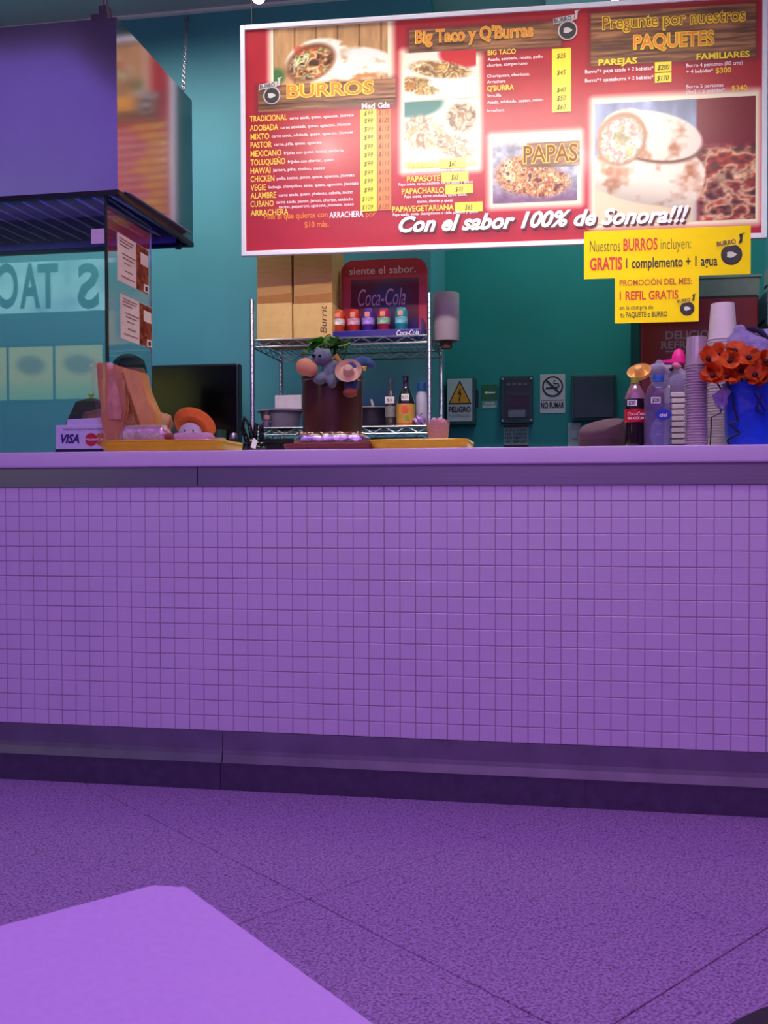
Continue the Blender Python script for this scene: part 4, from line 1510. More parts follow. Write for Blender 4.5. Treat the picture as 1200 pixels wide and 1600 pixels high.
plate(t, 'card_emblem', disc(W*.3, hs*.5, hs*.22), mat('card_amber', (206, 110, 60), .5), .001)
lettering(t, 'MasterCard', W*.03, hs*.47, hs*.08, M_PWHITE, W*.36, .0026, .02)
lettering(t, 'Aceptamos tarjetas de crédito y débito', -W*.36, hs*.83, hs*.06, M_INK, W*.7, .002)

# kraft paper bag in clear wrap standing on the yellow tray
M_BAGK = mat('kraft_bag', (214, 148, 82), .4, var=.12, scale=14, bump=.4, bscale=26, coat=.7, crough=.12)
M_WRAP = glass_mat('clear_wrap', (1, .97, .95), 1.5, .12, .04, (230, 190, 200))
bagz = TOP_Z+.0065


def crumple(bb, amp, f, seed):
    r = random.Random(seed)
    ph = [r.uniform(0, 6) for _ in range(6)]
    for v in bb.verts:
        x, y, z = v.co
        v.co += Vector((math.sin(z*f+ph[0])*math.cos(y*f*.7+ph[1]), math.sin(x*f+ph[2])+.5*math.sin(z*f*1.9+ph[3]), .4*math.sin(x*f*1.3+ph[4])))*amp


def panel_bag(Y, depth, front, seed, cuts=7, amp=.0022):
    """bag seen from the front as polygon of (pixel x, pixel y), given real depth"""
    c = [at(x, y, Y) for x, y in front]
    ox, oz = c[0][0], bagz
    poly = [(p[0]-ox, max(p[2]-oz, 0)) for p in c]
    bb = prism(poly, 0, depth)
    bmesh.ops.recalc_face_normals(bb, faces=bb.faces[:])
    bmesh.ops.bevel(bb, geom=bb.edges[:], offset=.006, segments=2, affect='EDGES')
    bmesh.ops.triangulate(bb, faces=bb.faces[:])
    bmesh.ops.subdivide_edges(bb, edges=[e for e in bb.edges if e.calc_length() > .02], cuts=3, use_grid_fill=True)
    crumple(bb, amp, 55, seed)
    for v in bb.verts:
        v.co.z = max(v.co.z, 0)
    return bb, (ox, Y, oz)


bb, loc = panel_bag(.15, .07, [(148, 566), (170, 568), (196, 574), (200, 640), (190, 690), (162, 690), (156, 640)], 3)
t = thing('paper_bag', 'tall kraft paper bag in shiny clear wrap at the left of the tray', 'bag', loc, 0, 'kraft bags on the left tray')
obj('bag', bb, M_BAGK, t, True)
bw = prism([(at(x, y, .14)[0]-loc[0], max(at(x, y, .14)[2]-loc[2], .0)) for x, y in ((140, 566), (150, 561), (180, 568), (198, 600), (196, 660), (186, 690), (158, 690), (146, 620))], -.012, -.006)
bmesh.ops.triangulate(bw, faces=bw.faces[:])
bmesh.ops.subdivide_edges(bw, edges=bw.edges[:], cuts=4, use_grid_fill=True)
crumple(bw, .0035, 90, 9)
for v in bw.verts:
    v.co.z = max(v.co.z, 0)
obj('clear_wrap', bw, M_WRAP, t, True)
obj('fold', prism([(at(x, y, .14)[0]-loc[0], at(x, y, .14)[2]-loc[2]) for x, y in ((168, 590), (178, 588), (190, 640), (188, 655), (170, 655), (166, 640))], -.0045, -.0015), mat('pink_fold', (226, 160, 140), .25, var=.2, scale=30, coat=.8), t)
bb, loc = panel_bag(.14, .07, [(189, 574), (220, 581), (227, 615), (241, 642), (243, 665), (240, 690), (214, 690), (203, 625)], 5)
t = thing('paper_bag', 'crumpled kraft paper bag leaning right behind the foil wrap', 'bag', loc, 0, 'kraft bags on the left tray')
obj('bag', bb, mat('kraft_bag_light', (232, 172, 98), .6, var=.14, scale=16, bump=.3, bscale=22), t, True)
obj('fold', prism([(at(x, y, .13)[0]-loc[0], max(at(x, y, .13)[2]-loc[2], 0)) for x, y in ((196, 612), (200, 612), (217, 662), (212, 664))], -.004, -.001), mat('bag_fold_dark', (150, 100, 40), .6), t)

M_FOIL = mat('crinkled_foil', (225, 215, 225), .28, 1, var=.1, scale=18, bump=.5, bscale=30)


def roll_wrap(x0, x1, ytop, ybot, Y, dp, label, m, name='wrapped_burrito', base=None, ends=None, seed=1, cat='burrito'):
    X, W, H = span(x0, x1, ytop, Y, base)
    t = thing(name, label, cat, (X, Y+dp/2, base))
    bb = bmesh.new()
    n_, sg = 26, 20
    r = random.Random(seed)
    rings = []
    for i in range(n_+1):
        u = i/n_
        k = min(1, .35+1.9*math.sin(math.pi*min(u, 1-u)/.22*.5)) if min(u, 1-u) < .22 else 1
        k = min(1.0, .45+.55*min(1, min(u, 1-u)/.12))
        rings.append([])
        for q in range(sg):
            a_ = 2*math.pi*q/sg
            j = 1+r.uniform(-.03, .03)
            y_ = math.copysign(abs(math.cos(a_))**.8, math.cos(a_))*dp/2*k*j
            z_ = math.copysign(abs(math.sin(a_))**.7, math.sin(a_))*H/2*k*j
            rings[-1].append(bb.verts.new((-W/2+W*u, y_, max(0, z_+H/2*(1 if k > .9 else .8+.2*k)))))
    for p_, q_ in zip(rings[:-1], rings[1:]):
        for i in range(sg):
            j = (i+1) % sg
            bb.faces.new((p_[i], p_[j], q_[j], q_[i]))
    bb.faces.new(rings[0][::-1])
    bb.faces.new(rings[-1])
    obj('wrap', bb, m, t, True)
    return t, W, H


tz = TOP_Z+.0065
t, W, H = roll_wrap(456, 574, 675, 694, .05, .09, 'shiny foil wrapped burrito on the reddish brown tray', M_FOIL, base=tz, seed=4)
obj('seam', tube([(-W*.45+W*.9*k/14, -.03+.004*math.sin(k*2.2), H*.93+.002*math.sin(k*3)) for k in range(15)], .004, 6), mat('gold_foil', (230, 190, 150), .2, 1, bump=.8, bscale=60), t, True)
t, W, H = roll_wrap(183, 262, 663, 690, .03, .07, 'pink foil wrapped burrito in front of the kraft bags', mat('pink_foil', (245, 205, 200), .3, .55, var=.2, scale=20, bump=.5, bscale=30), base=tz, seed=8)
obj('tucked_end', tube([(W*.4, -.01, H*.5), (W*.52, -.012, H*.44), (W*.6, -.01, H*.3)], [.02, .016, .006], 10), mat('meat_red', (150, 64, 50), .5, var=.4, scale=60), t, True)
t, W, H = roll_wrap(262, 331, 675, 690, .05, .07, 'paper wrapped roll with a pastry end at the right of the tray', mat('pink_paper_wrap', (214, 160, 190), .45, var=.1, scale=16, bump=.5, bscale=40), base=tz, seed=12, name='wrapped_roll', cat='roll')
bb = bmesh.new()
bmesh.ops.create_icosphere(bb, subdivisions=3, radius=1)
for v in bb.verts:
    kk = 1+.16*math.sin(v.co.x*9)*math.cos(v.co.z*8)
    v.co = Vector((v.co.x*.03*kk, v.co.y*.036*kk, max(-.012, v.co.z*.02*kk)+.013))
obj('pastry_end', bb, mat('golden_pastry', (206, 140, 80), .6, var=.3, scale=60), t, True, loc=(W*.4, -.012, 0))


# ------------------------------------------------------------------ soft toys (plain, generic)
M_PLUSH = mat('blue_grey_plush', (122, 136, 140), .95, var=.12, scale=60, bump=.5, bscale=220)
M_LAV = mat('lavender_plush', (150, 136, 190), .95, var=.12, scale=60, bump=.5, bscale=220)
M_PEACH = mat('peach_plush', (226, 160, 112), .9, var=.08, scale=50)
M_STRAW = mat('cream_straw', (222, 186, 150), .8, var=.1, scale=60, aniso=(1, 1, 4))
M_EYE = mat('button_eye', (20, 16, 20), .15)


def hat(parent, loc, r, h, m, rot=(0, 0, 0), name='hat', curl=.25):
    bb = bmesh.new()
    prof = [(0, h), (r*.26, h*.96), (r*.36, h*.78), (r*.4, h*.3), (r*.42, h*.1), (r*.7, h*.02), (r*.93, h*curl), (r, h*(curl+.18)), (r*.94, h*(curl+.1)), (r*.7, -h*.06), (r*.4, 0), (0, 0)]
    bm_lathe(bb, prof, 30, caps=False)
    o = obj(name, bb, m, parent, True, loc=loc, rot=rot)
    return o


def face(t, c, r, dirx=0.0):
    for s in (-1, 1):
        obj('eye', lathe([(0, -.9*r), (.7*r, -.5*r), (r, 0), (.7*r, .5*r), (0, .9*r)], 12), M_EYE, t, True, loc=(c[0]+s*c[3]-dirx, c[1], c[2]))


# sombrero doll behind the left tray
p = at(298, 690, .42)
z0 = at(298, 672, .42)[2]-TOP_Z
t = thing('plush_toy', 'pale lavender soft toy wearing an orange sombrero', 'soft toy', (p[0], .43, TOP_Z), 0, 'soft toys on the counter')
s_ = at(331, 690, .42)[0]-at(265, 690, .42)[0]
remeshed('body', [((0, 0, .04), (.05, .04, .04), (0, 0, 0)), ((-.004, -.004, .085), (.045, .04, .042), (0, 0, 0)), ((.014, -.03, .066), (.032, .024, .024), (0, 0, 0)), ((-.055, -.01, .03), (.016, .018, .03), (0, .5, 0)), ((.055, -.01, .03), (.016, .018, .03), (0, -.5, 0))], .005, 6, mat('pale_lavender_plush', (196, 178, 206), .95, var=.1, bump=.4, bscale=220), t)
face(t, (.006, -.042, .094, .016), .004)
hat(t, (-.002, .022, .108), s_/2, .05, mat('orange_sombrero', (226, 112, 50), .85, var=.1, scale=50), (-.85, .12, 0), 'sombrero', .2)
# jar and shaker beside it
X, W, H = span(334, 353, 676, .5)
t = thing('spice_jar', 'small cream jar with a green lid before the monitor', 'jar', (X, .5, TOP_Z))
obj('jar', lathe([(0, 0), (W*.48, 0), (W*.5, .004), (W*.5, H*.75), (W*.44, H*.8), (0, H*.8)], 22), mat('cream_jar', (176, 160, 130), .4), t, True)
obj('lid', lathe([(0, H*.8), (W*.5, H*.8), (W*.5, H*1.12), (0, H*1.12)], 22), mat('green_lid', (30, 70, 50), .4), t, True)
X, W, H = span(358, 372, 676, .5)
t = thing('salt_shaker', 'slim steel shaker next to the cream jar', 'shaker', (X, .5, TOP_Z))
obj('body', lathe([(0, 0), (W*.48, 0), (W*.5, .004), (W*.46, H*.75), (0, H*.75)], 20), mat('dark_shaker', (86, 80, 96), .2, .8), t, True)
obj('cap', lathe([(0, H), (W*.3, H*.98), (W*.47, H*.86), (W*.47, H*.75), (0, H*.75)], 20), M_CHROME, t, True)
# black plastic bag near the rack
bx = at(393, 690, .52)
t = thing('plastic_bag', 'black plastic bag with twisted handles and a white corner', 'bag', (bx[0], .54, TOP_Z))
hb2 = at(393, 652, .54)[2]-TOP_Z
bb = bmesh.new()
bmesh.ops.create_icosphere(bb, subdivisions=4, radius=1)
for v in bb.verts:
    kk = 1+.1*math.sin(v.co.x*8+1)*math.cos(v.co.y*7)+.05*math.sin(v.co.z*15)
    v.co = Vector((v.co.x*.045*kk*(1.15-.3*v.co.z), v.co.y*.04*kk, max(-.03, v.co.z*.04*kk)+.03))
obj('sack', bb, mat('black_bag_film', (14, 13, 20), .22, var=.2, bump=.6, bscale=60), t, True)
obj('handle', tube([(-.02, 0, .05), (-.042, 0, hb2*.75), (-.034, 0, hb2), (-.014, 0, hb2*.8), (0, 0, .055)], [.012, .008, .007, .008, .012], 8), mat('black_bag_film', (14, 13, 20), .22), t, True)
obj('handle', tube([(0, .01, .055), (.01, .01, hb2*.85), (.03, .01, hb2*.8), (.03, .01, .05)], [.012, .008, .008, .012], 8), mat('black_bag_film', (14, 13, 20), .22), t, True)
obj('white_corner', prism([(.004, .035), (.022, .03), (.03, .06), (.016, .07)], -.046, -.04), mat('white_paper', (238, 236, 234), .6), t)

# ================================================================== brown pot with plant and soft toys
PY = .34
X, W, H = span(474, 566, 590, PY)
pot = thing('plant_pot', 'large dark brown glazed pot standing in front of the rack', 'pot', (X, PY, TOP_Z))
r0 = W/2
M_BROWN = mat('brown_glaze', (96, 48, 34), .35, var=.35, scale=8, coat=.3, col2=(74, 34, 26))
obj('vessel', lathe([(0, 0), (r0*.84, 0), (r0*.9, .006), (r0*.98, H*.3), (r0, H*.6), (r0, H*.94), (r0*1.03, H*.95), (r0*1.03, H), (r0*.92, H), (r0*.9, H*.8), (0, H*.8)], 44), M_BROWN, pot, True)
obj('soil', lathe([(0, H*.86), (r0*.9, H*.86), (r0*.9, H*.84), (0, H*.84)], 30), mat('soil', (36, 26, 22), .95), pot)
plant = thing('potted_plant', 'dark green leafy plant growing out of the brown pot', 'plant', (X, PY, TOP_Z+H*.86))
M_LEAF = mat('green_leaf', (84, 164, 60), .45, var=.35, scale=20)
zl = at(520, 530, PY)[2]-(TOP_Z+H*.86)


def leaf_mesh(L, W_):
    bb = bmesh.new()
    rows_ = []
    for i in range(6):
        u = i/5
        wv = W_*math.sin(math.pi*min(.97, .08+u*.9))**.7
        z = -.25*L*u*u+.05*L*math.sin(u*6)
        rows_.append([bb.verts.new((-wv, L*u, z+.12*W_)), bb.verts.new((0, L*u, z)), bb.verts.new((wv, L*u, z+.12*W_))])
    for a_, b_ in zip(rows_[:-1], rows_[1:]):
        for q in range(2):
            bb.faces.new((a_[q], a_[q+1], b_[q+1], b_[q]))
    bmesh.ops.solidify(bb, geom=bb.faces[:], thickness=.0008)
    return to_mesh(bb, 'leaf', True)


lm = leaf_mesh(.05, .022)
lm.materials.append(M_LEAF)
bb = bmesh.new()
rl = random.Random(11)
for k_ in range(22):
    zz = zl-rl.uniform(-.006, .05)
    px_, py_ = rl.uniform(-.05, .06), rl.uniform(-.07, .0)
    bm_tube(bb, [(px_*.2, py_*.2, 0), (px_*.6, py_*.6, zz*.6), (px_, py_, zz)], .0015, 5)
    o = obj('leaf', lm, None, plant, loc=(px_, py_, zz), rot=(rl.uniform(-.7, .2), rl.uniform(-.4, .4), math.pi+rl.uniform(-1.5, 1.5)))
    o.scale = (rl.uniform(.9, 1.35),)*3
tag(obj('stems', bb, mat('stem_green', (60, 84, 40), .7), plant), kind='stuff')


def L(x, y, Y, o):
    p_ = at(x, y, Y)
    return (p_[0]-o[0], p_[1]-o[1], p_[2]-o[2])


# toy on the left rim: resting on the rim, peach muzzle out front
o0 = (at(505, 580, .25)[0], .25, TOP_Z+H*.9)
t = thing('plush_toy', 'blue grey soft toy with a big peach muzzle slumped on the pot rim', 'soft toy', o0, 0, 'soft toys on the brown pot')
hd_ = L(504, 558, .22, o0)
remeshed('body', [(hd_, (.034, .034, .03), (0, 0, 0)), (L(488, 566, .215, o0), (.024, .024, .022), (0, 0, 0)), (L(515, 580, .23, o0), (.028, .024, .032), (0, .5, 0)), (L(500, 592, .215, o0), (.026, .022, .02), (0, 0, 0)), (L(519, 596, .22, o0), (.017, .018, .026), (0, 0, 0)),
                  (L(528, 575, .25, o0), (.03, .03, .032), (0, 0, 0)), (L(497, 548, .24, o0), (.014, .012, .014), (0, 0, 0)), (L(511, 551, .235, o0), (.014, .012, .016), (0, .4, 0))], .0045, 6, M_PLUSH, t)
remeshed('muzzle', [(L(477, 573, .2, o0), (.033, .03, .031), (0, 0, .0)), (L(485, 577, .2, o0), (.028, .026, .026), (0, 0, 0))], .005, 6, M_PEACH, t)
for x_, y_ in ((490, 556), (500, 556)):
    obj('eye', lathe([(0, -.006), (.006, -.003), (.0065, .002), (0, .006)], 12), M_EYE, t, True, loc=L(x_, y_, .19, o0))
obj('tuft', tube([L(478, 552, .215, o0), L(474, 550, .21, o0), L(470, 553, .21, o0)], [.012, .009, .003], 8), mat('green_cloth', (80, 120, 60), .8), t, True)
# second toy with the cream hat
o1 = (at(550, 600, .22)[0], .22, TOP_Z+H*.55)
t = thing('plush_toy', 'blue soft toy hanging on the pot under a cream hat', 'soft toy', o1, 0, 'soft toys on the brown pot')
remeshed('body', [(L(552, 575, .23, o1), (.034, .028, .034), (0, 0, 0)), (L(550, 602, .21, o1), (.028, .026, .026), (0, 0, 0)), (L(570, 565, .24, o1), (.03, .02, .018), (0, .35, 0)), (L(579, 569, .235, o1), (.02, .018, .015), (0, .4, 0)), (L(530, 585, .215, o1), (.012, .012, .03), (0, .15, 0))], .0045, 6, mat('blue_plush', (60, 92, 134), .95, var=.12, bump=.5, bscale=220), t)
remeshed('muzzle', [(L(547, 613, .195, o1), (.026, .024, .018), (0, 0, 0))], .005, 4, mat('brown_peach_plush', (150, 84, 66), .9), t)
hat(t, L(545, 583, .195, o1), .046, .034, M_STRAW, (math.radians(62), math.radians(10), 0), 'cream_hat', .3)
obj('ear', tube([L(531, 566, .2, o1), L(525, 556, .2, o1), L(521, 562, .2, o1)], [.007, .01, .006], 8), mat('yellow_plush', (190, 146, 70), .9), t, True)
obj('ribbon', tube([L(567, 575, .19, o1), L(571, 573, .19, o1), L(569, 579, .19, o1)], .006, 8), mat('yellow_ribbon', (220, 180, 40), .6), t, True)

# pink drink on its tray
X, W, H = span(664, 703, 656, .1, tz)
t = thing('plastic_cup', 'short clear cup of pale pink drink on the yellow tray', 'cup', (X, .12, tz))
M_CLEAR = glass_mat('clear_plastic_cup', (.97, .95, .95), 1.45, .05, .12, (240, 220, 215))
obj('cup', lathe([(0, 0), (W*.36, 0), (W*.38, .003), (W*.49, H*.97), (W*.51, H*.98), (W*.51, H), (W*.48, H), (W*.375, .006), (0, .005)], 30), M_CLEAR, t, True)
obj('drink', lathe([(0, .006), (W*.37, .006), (W*.463, H*.88), (0, H*.88)], 30), mat('pink_drink', (255, 206, 164), .35, var=.03), t, True)
bb = bmesh.new()
for q in range(7):
    rr_ = random.Random(q)
    res = bmesh.ops.create_icosphere(bb, subdivisions=2, radius=.012)
    bmesh.ops.translate(bb, verts=res['verts'], vec=(rr_.uniform(-.4, .4)*W*.6, rr_.uniform(-.4, .4)*W*.6, H*.9+rr_.uniform(0, .01)))
tag(obj('ice_froth', bb, mat('ice_froth', (226, 176, 170), .4), t, True), kind='stuff')

# ================================================================== signs on the recess wall
YS = Y_W2-.001
M_SIGNW = mat('sign_white', (196, 206, 206), .6, var=.04)
M_BOXT = mat('teal_cabinet', (30, 92, 92), .5, var=.06)


def wall_thing(name, label, cat, x0, y0, x1, y1, dp=0.0):
    a_, b_ = at(x0, y0, YS-dp), at(x1, y1, YS-dp)
    return thing(name, label, cat, (a_[0], YS-dp, b_[2])), b_[0]-a_[0], a_[2]-b_[2]


t, W, H = wall_thing('electrical_box', 'teal electrical box on the recess wall behind the danger sign', 'electrical box', 699, 592, 741, 660, .08)
obj('case', box(-.005, W+.008, .002, .08, -.01, H+.005, .004), M_BOXT, t)
obj('latch', box(W+.0085, W+.022, .01, .04, H*.35, H*.75, .003), M_DARK, t)
t, W, H = wall_thing('danger_sign', 'pale danger sign with a yellow warning triangle on the electrical box', 'sign', 699, 592, 738, 658, .08)
plate(t, 'sheet', [(0, 0), (W, 0), (W, H), (0, H)], M_SIGNW, .001, .002)
tri = [(W*.03, H*.4), (W*.97, H*.4), (W*.5, H*.96)]
plate(t, 'triangle_border', tri, M_INK, .002)
plate(t, 'triangle', [(W*.1, H*.43), (W*.9, H*.43), (W*.5, H*.9)], mat('sign_amber', (226, 160, 20), .5), .003)
plate(t, 'lightning_mark', [(W*.5, H*.76), (W*.42, H*.62), (W*.5, H*.63), (W*.46, H*.5), (W*.43, H*.52), (W*.5, H*.45), (W*.53, H*.53), (W*.5, H*.51), (W*.58, H*.67), (W*.5, H*.66), (W*.55, H*.76)], M_INK, .004)
lettering(t, 'PELIGRO', W*.06, H*.22, H*.12, M_INK, W*.88, .003, .03)
lettering(t, 'ELECTRICIDAD', W*.08, H*.1, H*.06, mat('grey_ink', (84, 104, 106), .6), W*.84, .003, .0)
t, W, H = wall_thing('exit_sign', 'small green sign with a white arrow on the recess wall', 'sign', 753, 601, 777, 638)
plate(t, 'sheet', [(0, 0), (W, 0), (W, H), (0, H)], mat('sign_mint', (110, 176, 150), .5), .001, .001)
plate(t, 'green_field', [(0, H*.32), (W, H*.32), (W, H), (0, H)], mat('sign_green', (10, 110, 60), .5), .002)
plate(t, 'arrow', [(W*.16, H*.66), (W*.34, H*.74), (W*.32, H*.69), (W*.86, H*.685), (W*.86, H*.63), (W*.32, H*.63), (W*.34, H*.58)], M_PWHITE, .003)
lettering(t, 'RUTA DE', W*.24, H*.17, H*.08, M_PWHITE, W*.52, .0025, .02)
lettering(t, 'EVACUACIÓN', W*.1, H*.04, H*.08, M_PWHITE, W*.8, .0025, .02)
t, W, H = wall_thing('breaker_panel', 'dark teal breaker panel with four small screws on the recess wall', 'breaker panel', 782, 588, 833, 661, .03)
obj('frame', box(0, W, 0, .028, 0, H, .004), mat('deep_teal_metal', (14, 70, 74), .5), t)
obj('inner_plate', box(W*.12, W*.88, -.003, -.0004, H*.12, H*.92), mat('dark_inner', (12, 44, 50), .4), t)
obj('slot', box(W*.34, W*.84, -.006, -.0035, H*.36, H*.55), M_DARK, t)
obj('shelf_bar', box(W*.26, W*.88, -.006, -.0035, H*.58, H*.66), mat('dark_bar', (20, 60, 60), .4), t)
obj('label_plate', box(W*.24, W*.76, -.006, -.0035, H*.13, H*.28), mat('grey_plate', (110, 130, 134), .5, var=.15, scale=60), t)
for q in range(4):
    obj('breaker', box(W*(.2+.17*q), W*(.3+.17*q), -.006, -.0035, H*.8, H*.85), mat('breaker_grey', (96, 110, 116), .5), t)
for sx_ in (.06, .94):
    for sz_ in (.06, .94):
        obj('screw', lathe([(0, 0), (.007, 0), (.006, .004), (0, .005)], 12), mat('screw_pale', (170, 186, 186), .4), t, True, loc=(W*sx_, -.0005, H*sz_), rot=(math.pi/2, 0, 0))
t, W, H = wall_thing('notice_sheet', 'small printed notice below the breaker panel', 'notice', 787, 663, 826, 700)
plate(t, 'sheet', [(0, 0), (W, 0), (W, H), (0, H)], mat('sign_greenish', (120, 176, 160), .6), .001, .001)
for v_ in (.02, .86):
    plate(t, 'dark_bar', [(0, H*v_), (W, H*v_), (W, H*(v_+.12)), (0, H*(v_+.12))], M_INK, .002)
for q, s in enumerate(('EN CASO DE SISMO', 'NO CORRO', 'NO GRITO', 'NO EMPUJO')):
    lettering(t, s, W*.06, H*(.7-.16*q), H*.1, M_INK, W*.88, .0025, .02)
t, W, H = wall_thing('no_smoking_sign', 'white no smoking sign on the recess wall beside the breaker panel', 'sign', 844, 585, 883, 645)
plate(t, 'sheet', [(0, 0), (W, 0), (W, H), (0, H)], M_SIGNW, .001, .001)
cx_, cz_, R_ = W*.5, H*.68, W*.42
ring = bmesh.new()
bm_prism(ring, disc(cx_, cz_, R_, 36), -.003, -.0022)
obj('ring', ring, mat('purple_ink', (44, 20, 50), .5), t)
plate(t, 'ring_inner', disc(cx_, cz_, R_*.84, 36), M_SIGNW, .004)
obj('cigarette', prism([(cx_-R_*.66, cz_-R_*.1), (cx_+R_*.5, cz_-R_*.02), (cx_+R_*.5, cz_-R_*.2), (cx_-R_*.66, cz_-R_*.28)], -.005, -.0042), M_INK, t)
obj('smoke_curl', tube([(cx_+R_*.6, -.0048, cz_-R_*.05), (cx_+R_*.55, -.0048, cz_+R_*.25), (cx_+R_*.1, -.0048, cz_+R_*.3), (cx_+R_*.2, -.0048, cz_+R_*.6)], .004, 5), M_INK, t)
obj('slash', prism([(cx_-R_*.7, cz_+R_*.56), (cx_-R_*.56, cz_+R_*.7), (cx_+R_*.7, cz_-R_*.56), (cx_+R_*.56, cz_-R_*.7)], -.0062, -.0054), mat('purple_ink', (44, 20, 50), .5), t)
plate(t, 'rule_line', [(W*.04, H*.325), (W*.96, H*.325), (W*.96, H*.335), (W*.04, H*.335)], M_INK, .002)
lettering(t, 'NO FUMAR', W*.04, H*.13, H*.14, M_INK, W*.92, .003, .03)
t, W, H = wall_thing('fuse_box', 'plain dark teal fuse box at the right of the recess wall', 'fuse box', 893, 585, 963, 656, .06)
obj('case', box(0, W, .004, .06, 0, H, .008), M_BOXT, t)
obj('door', box(.012, W-.012, -.004, .0035, .012, H-.012, .004), mat('slate_teal_door', (22, 62, 72), .4), t)
t, W, H = wall_thing('switch_plate', 'pale grey plate low on the recess wall', 'plate', 887, 661, 908, 702, .012)
obj('plate', box(0, W, 0, .012, 0, H, .003), mat('pale_plate', (150, 190, 180), .5), t)
obj('rocker', box(W*.3, W*.7, -.006, -.0002, H*.4, H*.7, .002), mat('pale_rocker', (170, 200, 190), .5), t)

# ================================================================== drinks fridge and right-hand end
FY0, FY1 = 2.06, 2.62
FX0, FX1 = at(1000, 500, FY0)[0], at(1185, 460, FY0)[0]+.005
FZ = at(1090, 461, FY0)[2]
fr = thing('drinks_fridge', 'tall dark red drinks fridge in the recess behind the cups', 'fridge', (FX0, FY0, 0))
FW = FX1-FX0
obj('cabinet', box(0, FW, .03, FY1-FY0, .08, FZ, .01), mat('fridge_black', (22, 14, 18), .4), fr)
dr = obj('door', box(.006, FW-.006, 0, .029, .1, FZ-.02, .006), mat('fridge_red', (140, 10, 14), .3, var=.2, scale=3), fr)
obj('door_handle', box(FW-.05, FW-.03, -.03, -.0005, .9, 1.4, .006), M_DARK, dr)
for q in (.03, FW-.08):
    obj('foot', box(q, q+.05, .05, .12, 0, .08), M_DARK, fr)


def fl(s, x0, x1, yb, cap):
    a_, b_ = at(x0, yb, FY0), at(x1, yb, FY0)
    lettering(fr, s, a_[0]-FX0, a_[2], at(x0, yb-cap, FY0)[2]-a_[2], mat('grey_fridge_print', (170, 140, 140), .5), b_[0]-a_[0], .0015, .02)


fl('DELICIOSO', 1040, 1132, 530, 12)
fl('REFRESCANTE', 1033, 1150, 545, 11)
a_, b_ = at(1040, 548, FY0), at(1070, 549.5, FY0)
plate(fr, 'rule_line', [(a_[0]-FX0, b_[2]), (b_[0]-FX0, b_[2]), (b_[0]-FX0, a_[2]), (a_[0]-FX0, a_[2])], mat('grey_fridge_print', (120, 92, 92), .5), .0015)
t = thing('vent_box', 'long grey-green metal box above the drinks fridge', 'box', (FX0+.3, FY0+.1, FZ))
obj('case', box(0, .3, 0, .4, 0, .1, .006), mat('grey_green_metal', (150, 158, 146), .5), t)
obj('lid', box(-.01, .31, -.01, .41, .1, .112, .003), mat('grey_green_metal', (150, 158, 146), .5), t)
# papers and dispenser on the right wall
for (y0_, y1_, x0_, nm, lb, m_, dp_) in ((434, 470, 1185, 'paper_notice', 'grey paper notice high on the right wall', mat('grey_notice', (150, 150, 156), .6), .006), (470, 524, 1180, 'towel_dispenser', 'pale blue towel dispenser on the right wall', mat('pale_blue_plastic', (176, 190, 206), .4), .09)):
    Yb = 2.3
    a_, b_ = atx(x0_, y0_, X_RIGHT-dp_), atx(x0_, y1_, X_RIGHT-dp_)
    t = thing(nm, lb, 'notice' if dp_ < .02 else 'dispenser', (X_RIGHT-dp_-.0005, a_[1]-.3, b_[2]))
    obj('body', box(0, dp_, 0, .3, 0, a_[2]-b_[2], min(.006, dp_*.3)), m_, t)
    obj('slot' if dp_ > .02 else 'text_line', box(-.001, -.0002, .06, .24, .03, .045), M_INK, t)

# ================================================================== things on the counter, right
# plum flat-topped canister lying tilted at the back
X, W, H = span(903, 977, 645, .5)
t = thing('felt_hat', 'dark plum flat-topped felt hat resting on the counter', 'hat', (X, .47, TOP_Z))
M_PLUM = mat('plum_felt', (70, 36, 58), .85, var=.1, scale=30)
bb = bmesh.new()
bm_lathe(bb, [(0, 0), (W*.47, 0), (W*.5, .01), (W*.5, H*.45), (W*.485, H*.6), (W*.45, H*.7), (0, H*.73)], 40)
for v in bb.verts:
    if v.co.z > H*.4:
        v.co.z += v.co.x*.22*(v.co.z-H*.4)/(H*.33)+v.co.y*.3*(v.co.z-H*.4)/(H*.33)
obj('crown', bb, M_PLUM, t, True)
obj('band', lathe([(W*.502, .012), (W*.504, .03), (W*.502, .045)], 36, caps=False), mat('plum_band', (56, 28, 46), .8), t, True)


def bottle(x0, x1, ytop, Y, label, prof, m, kind):
    X, W, H = span(x0, x1, ytop, Y)
    t = thing('drink_bottle', label, 'bottle', (X, Y, TOP_Z), 0, 'drink bottles on the counter')
    obj('body', lathe([(r*W/2, z*H) for r, z in prof], 32), m, t, True)
    return t, W, H


t, W, H = bottle(976, 1008, 590, .28, 'cola bottle with a red label and a yellow green cap', [(0, 0), (.8, 0), (.96, .03), (1, .08), (1, .3), (.96, .38), (1, .45), (1, .66), (.86, .78), (.5, .88), (.36, .92), (.36, .96), (0, .96)], mat('cola_plastic', (26, 10, 16), .1, var=.1, coat=.8), 0)
obj('clear_shoulder', lathe([(1.012*W/2, .7*H), (.89*W/2, .78*H), (.53*W/2, .88*H), (.39*W/2, .915*H)], 32, caps=False), mat('rosy_plastic', (150, 104, 120), .15, var=.1, coat=.6), t, True)
obj('red_label', lathe([(1.01*W/2, .38*H), (1.02*W/2, .4*H), (1.02*W/2, .54*H), (1.01*W/2, .56*H)], 32, caps=False), mat('cola_label_red', (200, 16, 40), .4), t, True)
obj('price_tag', box(-W*.42, W*.05, -W/2-.004, -W/2-.002, H*.6, H*.68), M_PAPERW, t)
lettering(t, '$20', -W*.36, H*.615, H*.05, M_INK, W*.34, W/2+.0046, .03)
lettering(t, 'Coca-Cola', -W*.4, H*.47, H*.045, M_PWHITE, W*.8, W/2+.004, .0, .3)
